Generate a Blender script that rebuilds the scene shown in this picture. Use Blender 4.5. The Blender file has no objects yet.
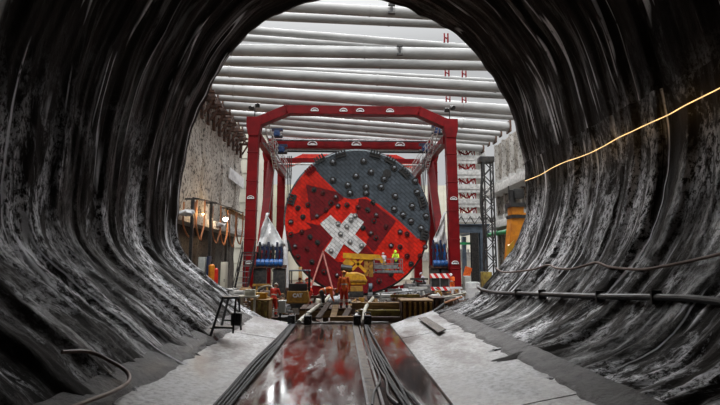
import bpy, bmesh, math, random
from mathutils import Vector, Matrix, noise as NZ
random.seed(7)
S = bpy.context.scene
COL = S.collection
PI = math.pi
V = Vector
rnd = random.uniform

# ------------------------------------------------------------------ camera
F = 480.0
TH = math.atan(59.5/F); PS = math.atan(18*math.cos(TH)/F)
CAMZ = 2.6
cam_d = bpy.data.cameras.new('camera'); cam = bpy.data.objects.new('camera', cam_d)
COL.objects.link(cam); S.camera = cam
cam_d.sensor_width = 36; cam_d.lens = 36*F/720; cam_d.clip_end = 500
cam.location = (0, 0, CAMZ); cam.rotation_euler = (PI/2+TH, 0, -PS)
CF = V((math.sin(PS)*math.cos(TH), math.cos(PS)*math.cos(TH), math.sin(TH)))
CR = V((math.cos(PS), -math.sin(PS), 0)); CU = CR.cross(CF)
def ray(px, py): return CF + CR*((px-360)/F) + CU*((202.5-py)/F)
def P(px, py, Y):
    d = ray(px, py); return V((0, 0, CAMZ)) + d*(Y/d.y)
def G(px, py, z):
    d = ray(px, py); return V((0, 0, CAMZ)) + d*((z-CAMZ)/d.z)
TCX, TCZ, TRX, TRZ = .6, 7.22, 7.85, 8.0
EDGE = [(352, -3), (322, 0), (290, 10), (257, 26), (240, 44), (221, 68), (211, 90), (198, 116), (190, 145), (184, 172), (181, 200), (179, 225), (180, 246), (189, 259), (205, 272), (230, 292), (246, 307), (257, 315), (285, 323), (340, 327), (395, 322),
        (418, 315), (440, 309), (471, 297), (491, 277), (509, 256), (518, 233), (524, 210), (526, 190), (523, 165), (517, 140), (512, 120), (503, 98), (487, 73), (470, 48), (446, 29), (422, 15), (385, 2)]
def _rad():
    pts = []
    for px, py in EDGE:
        p = P(px, py, 21.9); dx, dz = p.x-TCX, p.z-TCZ; pts.append((math.atan2(dz, dx) % (2*PI), math.hypot(dx, dz)+.13))
    pts.sort(); pts = [(pts[-1][0]-2*PI, pts[-1][1])]+pts+[(pts[0][0]+2*PI, pts[0][1])]
    n = 360; tab = []
    for k in range(n):
        a = 2*PI*k/n
        for q in range(len(pts)-1):
            if pts[q][0] <= a <= pts[q+1][0]:
                t = (a-pts[q][0])/(pts[q+1][0]-pts[q][0]); tab.append(pts[q][1]*(1-t)+pts[q+1][1]*t); break
    for _ in range(10): tab = [(tab[k-1]+2*tab[k]+tab[(k+1) % n])/4 for k in range(n)]
    return tab
RT = _rad()
def RAD(a):
    f = (a % (2*PI))/(2*PI)*360; k = int(f) % 360; t = f-int(f); return RT[k]*(1-t)+RT[(k+1) % 360]*t
def W(px, py, off=.22):
    d = ray(px, py); lo, hi = 0.0, 60.0
    for _ in range(40):
        m = (lo+hi)/2; x, z = d.x*m-TCX, CAMZ+d.z*m-TCZ
        if math.hypot(x, z) < RAD(math.atan2(z, x))-off: lo = m
        else: hi = m
    return V((0, 0, CAMZ))+d*lo

# ------------------------------------------------------------------ materials
def newmat(name):
    m = bpy.data.materials.new(name); m.use_nodes = True
    nt = m.node_tree; b = nt.nodes['Principled BSDF']
    return m, nt, b
def node(nt, t, **kw):
    n = nt.nodes.new(t)
    for k, v in kw.items():
        if k in n.inputs: n.inputs[k].default_value = v
        else: setattr(n, k, v)
    return n
def rgba(c): return (c[0], c[1], c[2], 1)
def mat(name, c1, c2=None, rough=.6, metal=0, scale=3, bump=.1, bscale=None, lo=.4, hi=.62, detail=5, stretch=(1, 1, 1), spec=.5):
    m, nt, b = newmat(name)
    L = nt.links.new
    tc = node(nt, 'ShaderNodeTexCoord'); mp = node(nt, 'ShaderNodeMapping'); mp.inputs['Scale'].default_value = stretch
    L(tc.outputs['Object'], mp.inputs['Vector'])
    n1 = node(nt, 'ShaderNodeTexNoise', Scale=scale, Detail=detail, Roughness=.6); L(mp.outputs[0], n1.inputs['Vector'])
    r = node(nt, 'ShaderNodeValToRGB')
    r.color_ramp.elements[0].position = lo; r.color_ramp.elements[1].position = hi
    if c2 is None: c2 = tuple(x*.6 for x in c1)
    r.color_ramp.elements[0].color = rgba(c1); r.color_ramp.elements[1].color = rgba(c2)
    L(n1.outputs['Fac'], r.inputs[0]); L(r.outputs[0], b.inputs['Base Color'])
    b.inputs['Roughness'].default_value = rough; b.inputs['Metallic'].default_value = metal
    b.inputs['Specular IOR Level'].default_value = spec
    if bump:
        n2 = node(nt, 'ShaderNodeTexNoise', Scale=bscale or scale*4, Detail=6); L(mp.outputs[0], n2.inputs['Vector'])
        bp = node(nt, 'ShaderNodeBump', Strength=bump, Distance=.05); L(n2.outputs['Fac'], bp.inputs['Height']); L(bp.outputs[0], b.inputs['Normal'])
    return m
def emit(name, c, s):
    m, nt, b = newmat(name)
    b.inputs['Base Color'].default_value = rgba(c); b.inputs['Emission Color'].default_value = rgba(c); b.inputs['Emission Strength'].default_value = s
    return m
M = {}
M['red'] = mat('red_paint', (.2, .002, .005), (.1, .001, .003), .5, 0, 1.2, .05, lo=.35, hi=.75, spec=.2)
M['bright_red'] = mat('bright_red_paint', (.72, .03, .012), (.5, .012, .01), .42, 0, 2, .08)
M['black'] = mat('black_rubber', (.012, .012, .013), (.03, .03, .03), .45, 0, 6, .1)
M['dark'] = mat('dark_steel', (.03, .032, .036), (.07, .065, .06), .45, .5, 5, .1)
M['steel'] = mat('galvanised_steel', (.3, .31, .32), (.16, .16, .165), .45, .6, 5, .1)
M['pale'] = mat('pale_steel', (.6, .6, .58), (.38, .38, .37), .5, 0, 3, .05)
M['bluegrey'] = mat('blue_grey_paint', (.09, .12, .16), (.05, .07, .09), .5, 0, 2, .05)
M['blue'] = mat('blue_paint', (.02, .13, .42), (.01, .06, .2), .4, 0, 3, .05)
M['navy'] = mat('navy_paint', (.012, .03, .09), (.02, .02, .04), .4, 0, 3, .05)
M['white'] = mat('white_sheet', (.75, .76, .76), (.55, .56, .58), .6, 0, 2, .1)
M['wood'] = mat('tan_timber', (.33, .2, .08), (.16, .09, .04), .75, 0, 2, .3, stretch=(.6, 6, 6))
M['darkwood'] = mat('dark_timber', (.09, .05, .03), (.04, .025, .018), .75, 0, 2, .3, stretch=(.6, 6, 6))
M['yellow'] = mat('yellow_paint', (.62, .33, .015), (.4, .2, .02), .42, 0, 3, .05)
M['ochre'] = mat('ochre_paint', (.38, .2, .03), (.2, .1, .02), .5, 0, 4, .05)
M['olive'] = mat('olive_yellow_steel', (.3, .23, .04), (.14, .09, .03), .6, .1, 3, .15)
M['orange'] = mat('orange_paint', (.75, .27, .01), (.5, .15, .01), .45, 0, 1.5, .05)
M['hivis_orange'] = mat('hivis_orange', (.95, .2, .025), (.75, .1, .015), .75, 0, 8, .3)
M['hivis_red'] = mat('hivis_red', (.75, .045, .02), (.5, .03, .01), .75, 0, 8, .3)
M['hivis_yellow'] = mat('hivis_yellow', (.6, .85, .04), (.42, .6, .03), .75, 0, 8, .3)
M['workpale'] = mat('pale_cloth', (.5, .47, .52), (.36, .34, .4), .8, 0, 8, .3)
M['reflect'] = mat('reflective_band', (.75, .75, .68), (.6, .6, .55), .35, 0, 9, 0)
M['skin'] = mat('skin', (.5, .26, .17), (.42, .2, .13), .55, 0, 9, 0)
M['boot'] = mat('boot', (.03, .022, .018), None, .6)
M['copper'] = mat('copper_hose', (.45, .19, .08), (.3, .12, .06), .5, 0, 4, .05)
M['brownhose'] = mat('brown_hose', (.13, .07, .045), (.2, .13, .1), .5, 0, 4, .05)
M['green'] = mat('green_pipe', (.03, .4, .13), (.02, .25, .08), .5)
M['cream'] = mat('cream_cladding', (.62, .6, .5), (.5, .48, .4), .7, 0, .4, .05)
M['rust'] = mat('rusty_steel', (.11, .05, .03), (.045, .03, .025), .8, .2, 4, .4)
M['boxgrey'] = mat('light_grey_box', (.5, .52, .5), (.38, .4, .38), .5)
M['hose_white'] = mat('dirty_white_hose', (.6, .58, .48), (.35, .33, .27), .5)
M['leaf'] = mat('leaf_green', (.05, .09, .02), (.1, .14, .05), .7, 0, 1.5, .6)
M['glow'] = emit('warm_light', (1, .62, .22), 14)
M['rope'] = emit('warm_light_rope', (1, .66, .3), 1.25)
M['lampwhite'] = emit('white_lamp', (1, .9, .75), 25)

def strut_mat():
    m = mat('strut_paint', (.35, .35, .345), (.25, .25, .245), .5, 0, 1.0, .01, stretch=(.3, 1, 1))
    return m
M['strut'] = strut_mat()
M['hoistblue'] = mat('dark_blue_paint', (.015, .06, .2), (.01, .03, .09), .45, 0, 3, .05)
M['darkred'] = mat('dark_red_steel', (.1, .004, .006), (.05, .003, .004), .4, 0, 5, .05)
M['cable'] = mat('cable_sheath', (.035, .035, .038), (.015, .015, .016), .6, 0, 6, .1, spec=.3)
M['cutter'] = mat('worn_cutter_steel', (.3, .33, .37), (.16, .18, .2), .35, .3, 5, .05)

def rough_concrete(name, c1, c2, c3, sc=1.0, bump=.8, rough=.8):
    m, nt, b = newmat(name); L = nt.links.new
    tc = node(nt, 'ShaderNodeTexCoord')
    n1 = node(nt, 'ShaderNodeTexNoise', Scale=.7*sc, Detail=6, Roughness=.65); L(tc.outputs['Object'], n1.inputs['Vector'])
    n2 = node(nt, 'ShaderNodeTexNoise', Scale=3.2*sc, Detail=8, Roughness=.75); L(tc.outputs['Object'], n2.inputs['Vector'])
    r = node(nt, 'ShaderNodeValToRGB'); r.color_ramp.elements[0].position = .35; r.color_ramp.elements[1].position = .65
    r.color_ramp.elements[0].color = rgba(c1); r.color_ramp.elements[1].color = rgba(c2); L(n1.outputs['Fac'], r.inputs[0])
    r2 = node(nt, 'ShaderNodeValToRGB'); r2.color_ramp.elements[0].position = .42; r2.color_ramp.elements[1].position = .49
    r2.color_ramp.elements[0].color = (1, 1, 1, 1); r2.color_ramp.elements[1].color = (0, 0, 0, 1); L(n2.outputs['Fac'], r2.inputs[0])
    mx = node(nt, 'ShaderNodeMix', data_type='RGBA'); L(r2.outputs[0], mx.inputs[0]); L(r.outputs[0], mx.inputs[6]); mx.inputs[7].default_value = rgba(c3)
    L(mx.outputs[2], b.inputs['Base Color']); b.inputs['Roughness'].default_value = rough
    bp = node(nt, 'ShaderNodeBump', Strength=bump, Distance=.12); L(n2.outputs['Fac'], bp.inputs['Height']); L(bp.outputs[0], b.inputs['Normal'])
    return m
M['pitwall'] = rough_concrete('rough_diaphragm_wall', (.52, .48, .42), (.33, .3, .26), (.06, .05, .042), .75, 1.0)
M['pitwall2'] = rough_concrete('dark_rough_wall', (.11, .09, .075), (.06, .05, .042), (.02, .017, .015))  # darker wall tone, used below the ledge and behind the camera
M['concrete'] = rough_concrete('pale_concrete', (.55, .53, .5), (.4, .39, .36), (.14, .12, .1), 1.2, .3)
M['gutter'] = rough_concrete('wet_gutter_mud', (.05, .044, .039), (.025, .022, .02), (.012, .01, .009), 1.5, .8, .4)
M['mud'] = rough_concrete('muddy_ground', (.16, .12, .085), (.1, .075, .055), (.035, .025, .02), 1.6, .8, .5)

def lining_mat():
    m, nt, b = newmat('wet_sprayed_concrete'); L = nt.links.new
    uv = node(nt, 'ShaderNodeUVMap'); uv.uv_map = 'UVMap'
    def nz(su, sv, sc, det=6, rg=.6, dist=0):
        mp = node(nt, 'ShaderNodeMapping'); mp.inputs['Scale'].default_value = (su, sv, 1)
        L(uv.outputs[0], mp.inputs['Vector'])
        n = node(nt, 'ShaderNodeTexNoise', Scale=sc, Detail=det, Roughness=rg, Distortion=dist); L(mp.outputs[0], n.inputs['Vector']); return n.outputs['Fac']
    def ramp(s, a, bb, c0=(0, 0, 0), c1=(1, 1, 1)):
        r = node(nt, 'ShaderNodeValToRGB'); r.color_ramp.elements[0].position = a; r.color_ramp.elements[1].position = bb
        r.color_ramp.elements[0].color = rgba(c0); r.color_ramp.elements[1].color = rgba(c1); L(s, r.inputs[0]); return r.outputs[0]
    def mul(a, c):
        n = node(nt, 'ShaderNodeMath', operation='MULTIPLY'); L(a, n.inputs[0])
        if isinstance(c, (int, float)): n.inputs[1].default_value = c
        else: L(c, n.inputs[1])
        return n.outputs[0]
    def add(a, c):
        n = node(nt, 'ShaderNodeMath', operation='ADD', use_clamp=True); L(a, n.inputs[0]); L(c, n.inputs[1]); return n.outputs[0]
    big = nz(.25, .45, 1.0, 5)
    streak = nz(.09, 1.5, 1.5, 5, .6, .5)
    fine = nz(1, 1.6, 3.2, 9, .72)
    film = nz(.35, .9, 1.2, 8, .68, .6)
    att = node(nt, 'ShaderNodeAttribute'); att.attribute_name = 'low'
    def contour(su, sv, sc, w0, w1, cen=.5):
        q = nz(su, sv, sc, 3, .5, .3)
        a = node(nt, 'ShaderNodeMath', operation='SUBTRACT'); L(q, a.inputs[0]); a.inputs[1].default_value = cen
        c = node(nt, 'ShaderNodeMath', operation='ABSOLUTE'); L(a.outputs[0], c.inputs[0]); return ramp(c.outputs[0], w0, w1, (1, 1, 1), (0, 0, 0))
    base = ramp(big, .35, .68, (.009, .008, .0075), (.042, .036, .032))
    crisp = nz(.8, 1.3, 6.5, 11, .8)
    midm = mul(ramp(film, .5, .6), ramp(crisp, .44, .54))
    gate = nz(.16, .5, 1.0, 3)
    line = mul(mul(contour(.045, .75, 1.0, .006, .014), ramp(gate, .5, .55)), ramp(fine, .36, .44))
    wht = mul(ramp(streak, .64, .7), ramp(fine, .4, .52))
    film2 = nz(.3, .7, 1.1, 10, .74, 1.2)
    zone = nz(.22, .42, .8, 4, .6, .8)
    lowm = mul(mul(mul(ramp(film2, .465, .55), ramp(crisp, .465, .52)), ramp(zone, .43, .56, (.1, .1, .1))), att.outputs['Fac'])  # whiter low on the wall: cement splash plus daylight put into the colour
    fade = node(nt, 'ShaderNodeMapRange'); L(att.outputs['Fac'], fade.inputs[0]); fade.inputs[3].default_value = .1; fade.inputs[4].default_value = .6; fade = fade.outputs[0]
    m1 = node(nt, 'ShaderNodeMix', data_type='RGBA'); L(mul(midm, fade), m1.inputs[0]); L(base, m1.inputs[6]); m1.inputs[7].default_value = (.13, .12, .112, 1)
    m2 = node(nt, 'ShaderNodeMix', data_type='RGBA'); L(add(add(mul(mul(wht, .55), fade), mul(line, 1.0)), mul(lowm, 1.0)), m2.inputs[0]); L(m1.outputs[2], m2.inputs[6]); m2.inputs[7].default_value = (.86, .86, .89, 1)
    L(m2.outputs[2], b.inputs['Base Color'])
    rr = node(nt, 'ShaderNodeMapRange'); L(film, rr.inputs[0]); rr.inputs[1].default_value = .35; rr.inputs[2].default_value = .65; rr.inputs[3].default_value = .62; rr.inputs[4].default_value = .27
    L(rr.outputs[0], b.inputs['Roughness'])
    wetn = nz(.12, 1.1, 1.2, 6, .65, .6)
    sp = mul(ramp(wetn, .54, .6), ramp(film2, .42, .55)); ms = node(nt, 'ShaderNodeMapRange'); L(sp, ms.inputs[0]); ms.inputs[3].default_value = .02; ms.inputs[4].default_value = .9
    L(ms.outputs[0], b.inputs['Specular IOR Level'])
    hs = add(add(mul(fine, .3), mul(streak, .4)), mul(crisp, .3))
    bp = node(nt, 'ShaderNodeBump', Strength=.9, Distance=.12); L(hs, bp.inputs['Height']); L(bp.outputs[0], b.inputs['Normal'])
    return m
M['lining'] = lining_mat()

def slab_mat():
    m, nt, b = newmat('wet_slab_concrete'); L = nt.links.new
    tc = node(nt, 'ShaderNodeTexCoord')
    def nz(st, sc, det, rg=.6):
        mp = node(nt, 'ShaderNodeMapping'); mp.inputs['Scale'].default_value = st; L(tc.outputs['Object'], mp.inputs['Vector'])
        n = node(nt, 'ShaderNodeTexNoise', Scale=sc, Detail=det, Roughness=rg); L(mp.outputs[0], n.inputs['Vector']); return n.outputs['Fac']
    a = nz((1, .5, 1), 1.1, 6, .6); f = nz((1, 1, 1), 9, 8, .7)
    r = node(nt, 'ShaderNodeValToRGB'); e = r.color_ramp.elements
    e[0].position = .38; e[0].color = (.12, .095, .085, 1); e[1].position = .62; e[1].color = (.56, .56, .57, 1)
    k = e.new(.47); k.color = (.33, .31, .3, 1); L(a, r.inputs[0])
    r2 = node(nt, 'ShaderNodeValToRGB'); r2.color_ramp.elements[0].position = .36; r2.color_ramp.elements[1].position = .56
    r2.color_ramp.elements[0].color = (.45, .44, .43, 1); L(f, r2.inputs[0])
    mx = node(nt, 'ShaderNodeMix', data_type='RGBA', blend_type='MULTIPLY'); mx.inputs[0].default_value = 1; L(r.outputs[0], mx.inputs[6]); L(r2.outputs[0], mx.inputs[7])
    L(mx.outputs[2], b.inputs['Base Color'])
    rr = node(nt, 'ShaderNodeMapRange'); L(a, rr.inputs[0]); rr.inputs[1].default_value = .35; rr.inputs[2].default_value = .6; rr.inputs[3].default_value = .3; rr.inputs[4].default_value = .6; L(rr.outputs[0], b.inputs['Roughness'])
    bp = node(nt, 'ShaderNodeBump', Strength=.4, Distance=.02); L(f, bp.inputs['Height']); L(bp.outputs[0], b.inputs['Normal'])
    return m
M['slab'] = slab_mat()

def wet_mat():
    m, nt, b = newmat('wet_tunnel_floor'); L = nt.links.new
    tc = node(nt, 'ShaderNodeTexCoord')
    def nz(st, sc, det, rg=.6, dist=0):
        mp = node(nt, 'ShaderNodeMapping'); mp.inputs['Scale'].default_value = st; L(tc.outputs['Object'], mp.inputs['Vector'])
        n = node(nt, 'ShaderNodeTexNoise', Scale=sc, Detail=det, Roughness=rg, Distortion=dist); L(mp.outputs[0], n.inputs['Vector']); return n.outputs['Fac']
    a = nz((1.7, .45, 1), 1.0, 8, .66, .3); f = nz((1, 1, 1), 6, 8, .7)
    r = node(nt, 'ShaderNodeValToRGB'); e = r.color_ramp.elements
    e[0].position = .4; e[0].color = (.05, .03, .024, 1); e[1].position = .66; e[1].color = (.12, .105, .1, 1)
    k = e.new(.5); k.color = (.075, .05, .04, 1); L(a, r.inputs[0]); L(r.outputs[0], b.inputs['Base Color'])
    rr = node(nt, 'ShaderNodeMapRange'); L(a, rr.inputs[0]); rr.inputs[1].default_value = .44; rr.inputs[2].default_value = .66; rr.inputs[3].default_value = .07; rr.inputs[4].default_value = .3; L(rr.outputs[0], b.inputs['Roughness'])
    b.inputs['Specular IOR Level'].default_value = .8
    mm = node(nt, 'ShaderNodeMath', operation='MULTIPLY'); L(f, mm.inputs[0]); L(a, mm.inputs[1])
    bp = node(nt, 'ShaderNodeBump', Strength=.12, Distance=.01); L(mm.outputs[0], bp.inputs['Height']); L(bp.outputs[0], b.inputs['Normal'])
    return m
M['wet'] = wet_mat()

def plate_mat(name, c1, c2, rough=.42):
    m, nt, b = newmat(name); L = nt.links.new
    tc = node(nt, 'ShaderNodeTexCoord'); sx = node(nt, 'ShaderNodeSeparateXYZ'); L(tc.outputs['Object'], sx.inputs[0])
    cb = node(nt, 'ShaderNodeCombineXYZ'); L(sx.outputs[0], cb.inputs[0]); L(sx.outputs[2], cb.inputs[1])
    mp = node(nt, 'ShaderNodeMapping'); mp.inputs['Rotation'].default_value = (0, 0, math.radians(42)); L(cb.outputs[0], mp.inputs['Vector'])
    br = node(nt, 'ShaderNodeTexBrick', Scale=1.0); L(mp.outputs[0], br.inputs['Vector'])
    br.inputs['Brick Width'].default_value = .62; br.inputs['Row Height'].default_value = .31; br.inputs['Mortar Size'].default_value = .022
    br.inputs['Color1'].default_value = rgba(c1); br.inputs['Color2'].default_value = rgba(tuple(x*.82 for x in c1)); br.inputs['Mortar'].default_value = rgba(c2)
    n = node(nt, 'ShaderNodeTexNoise', Scale=1.3, Detail=7); L(tc.outputs['Object'], n.inputs['Vector'])
    r = node(nt, 'ShaderNodeValToRGB'); r.color_ramp.elements[0].position = .3; r.color_ramp.elements[1].position = .6; r.color_ramp.elements[0].color = (.62, .62, .62, 1); L(n.outputs['Fac'], r.inputs[0])
    mx = node(nt, 'ShaderNodeMix', data_type='RGBA', blend_type='MULTIPLY'); mx.inputs[0].default_value = 1; L(br.outputs[0], mx.inputs[6]); L(r.outputs[0], mx.inputs[7])
    L(mx.outputs[2], b.inputs['Base Color']); b.inputs['Roughness'].default_value = rough; b.inputs['Specular IOR Level'].default_value = .3
    iv = node(nt, 'ShaderNodeMath', operation='SUBTRACT'); iv.inputs[0].default_value = 1; L(br.outputs['Fac'], iv.inputs[1])
    bp = node(nt, 'ShaderNodeBump', Strength=.6, Distance=.03); L(iv.outputs[0], bp.inputs['Height']); L(bp.outputs[0], b.inputs['Normal'])
    return m
M['p_grey'] = plate_mat('grey_wear_plates', (.09, .115, .14), (.012, .015, .02))
M['p_red'] = plate_mat('bright_red_wear_plates', (.78, .022, .008), (.3, .008, .006))
M['p_dark'] = plate_mat('dark_red_wear_plates', (.2, .007, .012), (.07, .004, .006))
M['p_white'] = plate_mat('white_wear_plates', (.8, .8, .8), (.3, .3, .3))

def stripe_mat():
    m, nt, b = newmat('red_white_stripes'); L = nt.links.new
    tc = node(nt, 'ShaderNodeTexCoord'); mp = node(nt, 'ShaderNodeMapping'); mp.inputs['Rotation'].default_value = (0, .6, 0)
    L(tc.outputs['Object'], mp.inputs['Vector'])
    w = node(nt, 'ShaderNodeTexWave', Scale=.75); L(mp.outputs[0], w.inputs['Vector'])
    r = node(nt, 'ShaderNodeValToRGB'); r.color_ramp.interpolation = 'CONSTANT'; r.color_ramp.elements[1].position = .5
    r.color_ramp.elements[0].color = (.7, .02, .02, 1); r.color_ramp.elements[1].color = (.8, .8, .8, 1); L(w.outputs[0], r.inputs[0]); L(r.outputs[0], b.inputs['Base Color'])
    return m
M['stripe'] = stripe_mat()

# ------------------------------------------------------------------ mesh builder
class MB:
    def __init__(s): s.bm = bmesh.new()
    def _add(s, geom_fn, mtx):
        n0 = len(s.bm.verts); geom_fn(); s.bm.verts.ensure_lookup_table()
        for v in s.bm.verts[n0:]: v.co = mtx @ v.co  # second wide sun, added to brighten the tunnel from the pit side
    def box(s, c, size, rot=None, bevel=0):
        m = Matrix.Translation(V(c)) @ (rot.to_matrix().to_4x4() if hasattr(rot, 'to_matrix') else (rot or Matrix.Identity(4))) @ Matrix.Diagonal((*size, 1))
        r = bmesh.ops.create_cube(s.bm, size=1, matrix=m)
        if bevel:
            es = set(e for v in r['verts'] for e in v.link_edges)
            bmesh.ops.bevel(s.bm, geom=list(es), offset=bevel, segments=2, affect='EDGES', profile=.7)
        return s
    def bar(s, a, b, w, h=None, bevel=0):
        a, b = V(a), V(b); d = b-a; L = d.length
        if L < 1e-6: return s
        z = V((0, 0, 1)); x = d/L
        if abs(x.z) > .98: y = V((1, 0, 0)).cross(x).normalized() * -1
        else: y = z.cross(x).normalized()
        zz = x.cross(y)
        R = Matrix((x, y, zz)).transposed().to_4x4()
        return s.box((a+b)/2, (L, w, h or w), R, bevel)
    def cyl(s, a, b, r, r2=None, seg=16, caps=True):
        a, b = V(a), V(b); d = b-a
        q = d.to_track_quat('Z', 'Y').to_matrix().to_4x4()
        bmesh.ops.create_cone(s.bm, cap_ends=caps, segments=seg, radius1=r, radius2=r if r2 is None else r2, depth=d.length, matrix=Matrix.Translation((a+b)/2) @ q)
        return s
    def ball(s, c, r, seg=14, scale=(1, 1, 1), rot=None):
        m = Matrix.Translation(V(c)) @ (rot or Matrix.Identity(4)) @ Matrix.Diagonal((*scale, 1))
        bmesh.ops.create_uvsphere(s.bm, u_segments=seg, v_segments=max(6, seg*2//3), radius=r, matrix=m)
        return s
    def capsule(s, a, b, ra, rb, seg=12):
        s.cyl(a, b, ra, rb, seg); s.ball(a, ra, seg); s.ball(b, rb, seg); return s
    def tube(s, pts, r, seg=8, smooth=True, rr=None):
        pts = [V(p) for p in pts]
        if smooth and len(pts) > 2:
            o = []
            for i in range(len(pts)-1):
                p0 = pts[max(i-1, 0)]; p1 = pts[i]; p2 = pts[i+1]; p3 = pts[min(i+2, len(pts)-1)]
                for k in range(6):
                    t = k/6
                    o.append(.5*((2*p1)+(p2-p0)*t+(2*p0-5*p1+4*p2-p3)*t*t+(3*p1-p0-3*p2+p3)*t**3))
            o.append(pts[-1]); pts = o
        rings = []; up = None
        for i, p in enumerate(pts):
            d = (pts[min(i+1, len(pts)-1)]-pts[max(i-1, 0)]).normalized()
            if up is None: up = V((0, 0, 1)) if abs(d.z) < .9 else V((1, 0, 0))
            x = d.cross(up).normalized(); y = x.cross(d).normalized(); up = y
            q = rr(i/(len(pts)-1)) if rr else r
            rings.append([s.bm.verts.new(p+x*q*math.cos(2*PI*k/seg)+y*q*math.sin(2*PI*k/seg)) for k in range(seg)])
        for i in range(len(rings)-1):
            for k in range(seg): s.bm.faces.new((rings[i][k], rings[i][(k+1) % seg], rings[i+1][(k+1) % seg], rings[i+1][k]))
        s.bm.faces.new(rings[0][::-1]); s.bm.faces.new(rings[-1]); return s
    def prism(s, poly, d):      # poly: 3D coplanar points; extruded by vector d
        vs = [s.bm.verts.new(V(p)) for p in poly]; f = s.bm.faces.new(vs)
        r = bmesh.ops.extrude_face_region(s.bm, geom=[f])
        for e in r['geom']:
            if isinstance(e, bmesh.types.BMVert): e.co += V(d)
        return s
    def sheet(s, rows):
        g = [[s.bm.verts.new(V(p)) for p in r] for r in rows]
        for i in range(len(g)-1):
            for j in range(len(g[0])-1): s.bm.faces.new((g[i][j], g[i][j+1], g[i+1][j+1], g[i+1][j]))
        return s
    def build(s, name, m, parent=None, smooth=35, local=False, bev=0):
        bm = s.bm; bmesh.ops.recalc_face_normals(bm, faces=bm.faces)
        if not local:
            if parent is not None:
                off = root_of(parent).location
            else:
                xs = [v.co for v in bm.verts]
                off = V(((min(v.x for v in xs)+max(v.x for v in xs))/2, (min(v.y for v in xs)+max(v.y for v in xs))/2, min(v.z for v in xs)))
            for v in bm.verts: v.co -= off
        else: off = V((0, 0, 0))
        me = bpy.data.meshes.new(name); bm.to_mesh(me); bm.free()
        me.materials.append(M[m] if isinstance(m, str) else m)
        o = bpy.data.objects.new(name, me); COL.objects.link(o)
        if parent is not None: o.parent = parent
        else: o.location = off
        if smooth:
            for p in me.polygons: p.use_smooth = True
            me.set_sharp_from_angle(angle=math.radians(smooth))
        if bev:
            md = o.modifiers.new('bevel', 'BEVEL'); md.width = bev; md.segments = 2; md.limit_method = 'ANGLE'
        return o
def root_of(o):
    while o.parent: o = o.parent
    return o
def tag(o, label, cat=None, group=None, kind=None):
    if label: o['label'] = label
    if cat: o['category'] = cat
    if group: o['group'] = group
    if kind: o['kind'] = kind
    return o
def thing(name, loc, label, cat, group=None):
    o = bpy.data.objects.new(name, None); COL.objects.link(o); o.location = V(loc); o.empty_display_size = .3
    return tag(o, label, cat, group)
def struct(o, label=None): o['kind'] = 'structure'; return tag(o, label)
def kids(o): return [c for c in list(COL.objects) if c.parent is o]
def copy_tree(o, loc, rz=0, label=None, scale=None):
    r = o.copy(); COL.objects.link(r); r.location = V(loc); r.rotation_euler.z = rz
    if scale: r.scale = scale
    if label: r['label'] = label
    for c in kids(o):
        d = c.copy(); COL.objects.link(d); d.parent = r
        for e in kids(c):
            f = e.copy(); COL.objects.link(f); f.parent = d
    return r
def remesh(mb, voxel, it=2):
    me = bpy.data.meshes.new('t'); mb.bm.to_mesh(me); mb.bm.free()
    o = bpy.data.objects.new('t', me); COL.objects.link(o)
    a = o.modifiers.new('r', 'REMESH'); a.mode = 'VOXEL'; a.voxel_size = voxel; a.use_smooth_shade = True
    b = o.modifiers.new('s', 'SMOOTH'); b.iterations = it; b.factor = .5
    dg = bpy.context.evaluated_depsgraph_get(); dg.update()
    out = bpy.data.meshes.new_from_object(o.evaluated_get(dg))
    bpy.data.objects.remove(o); bpy.data.meshes.remove(me)
    r = MB(); r.bm.from_mesh(out); bpy.data.meshes.remove(out); return r

# ================================================================== SETTING
PITZ = -.55
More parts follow.
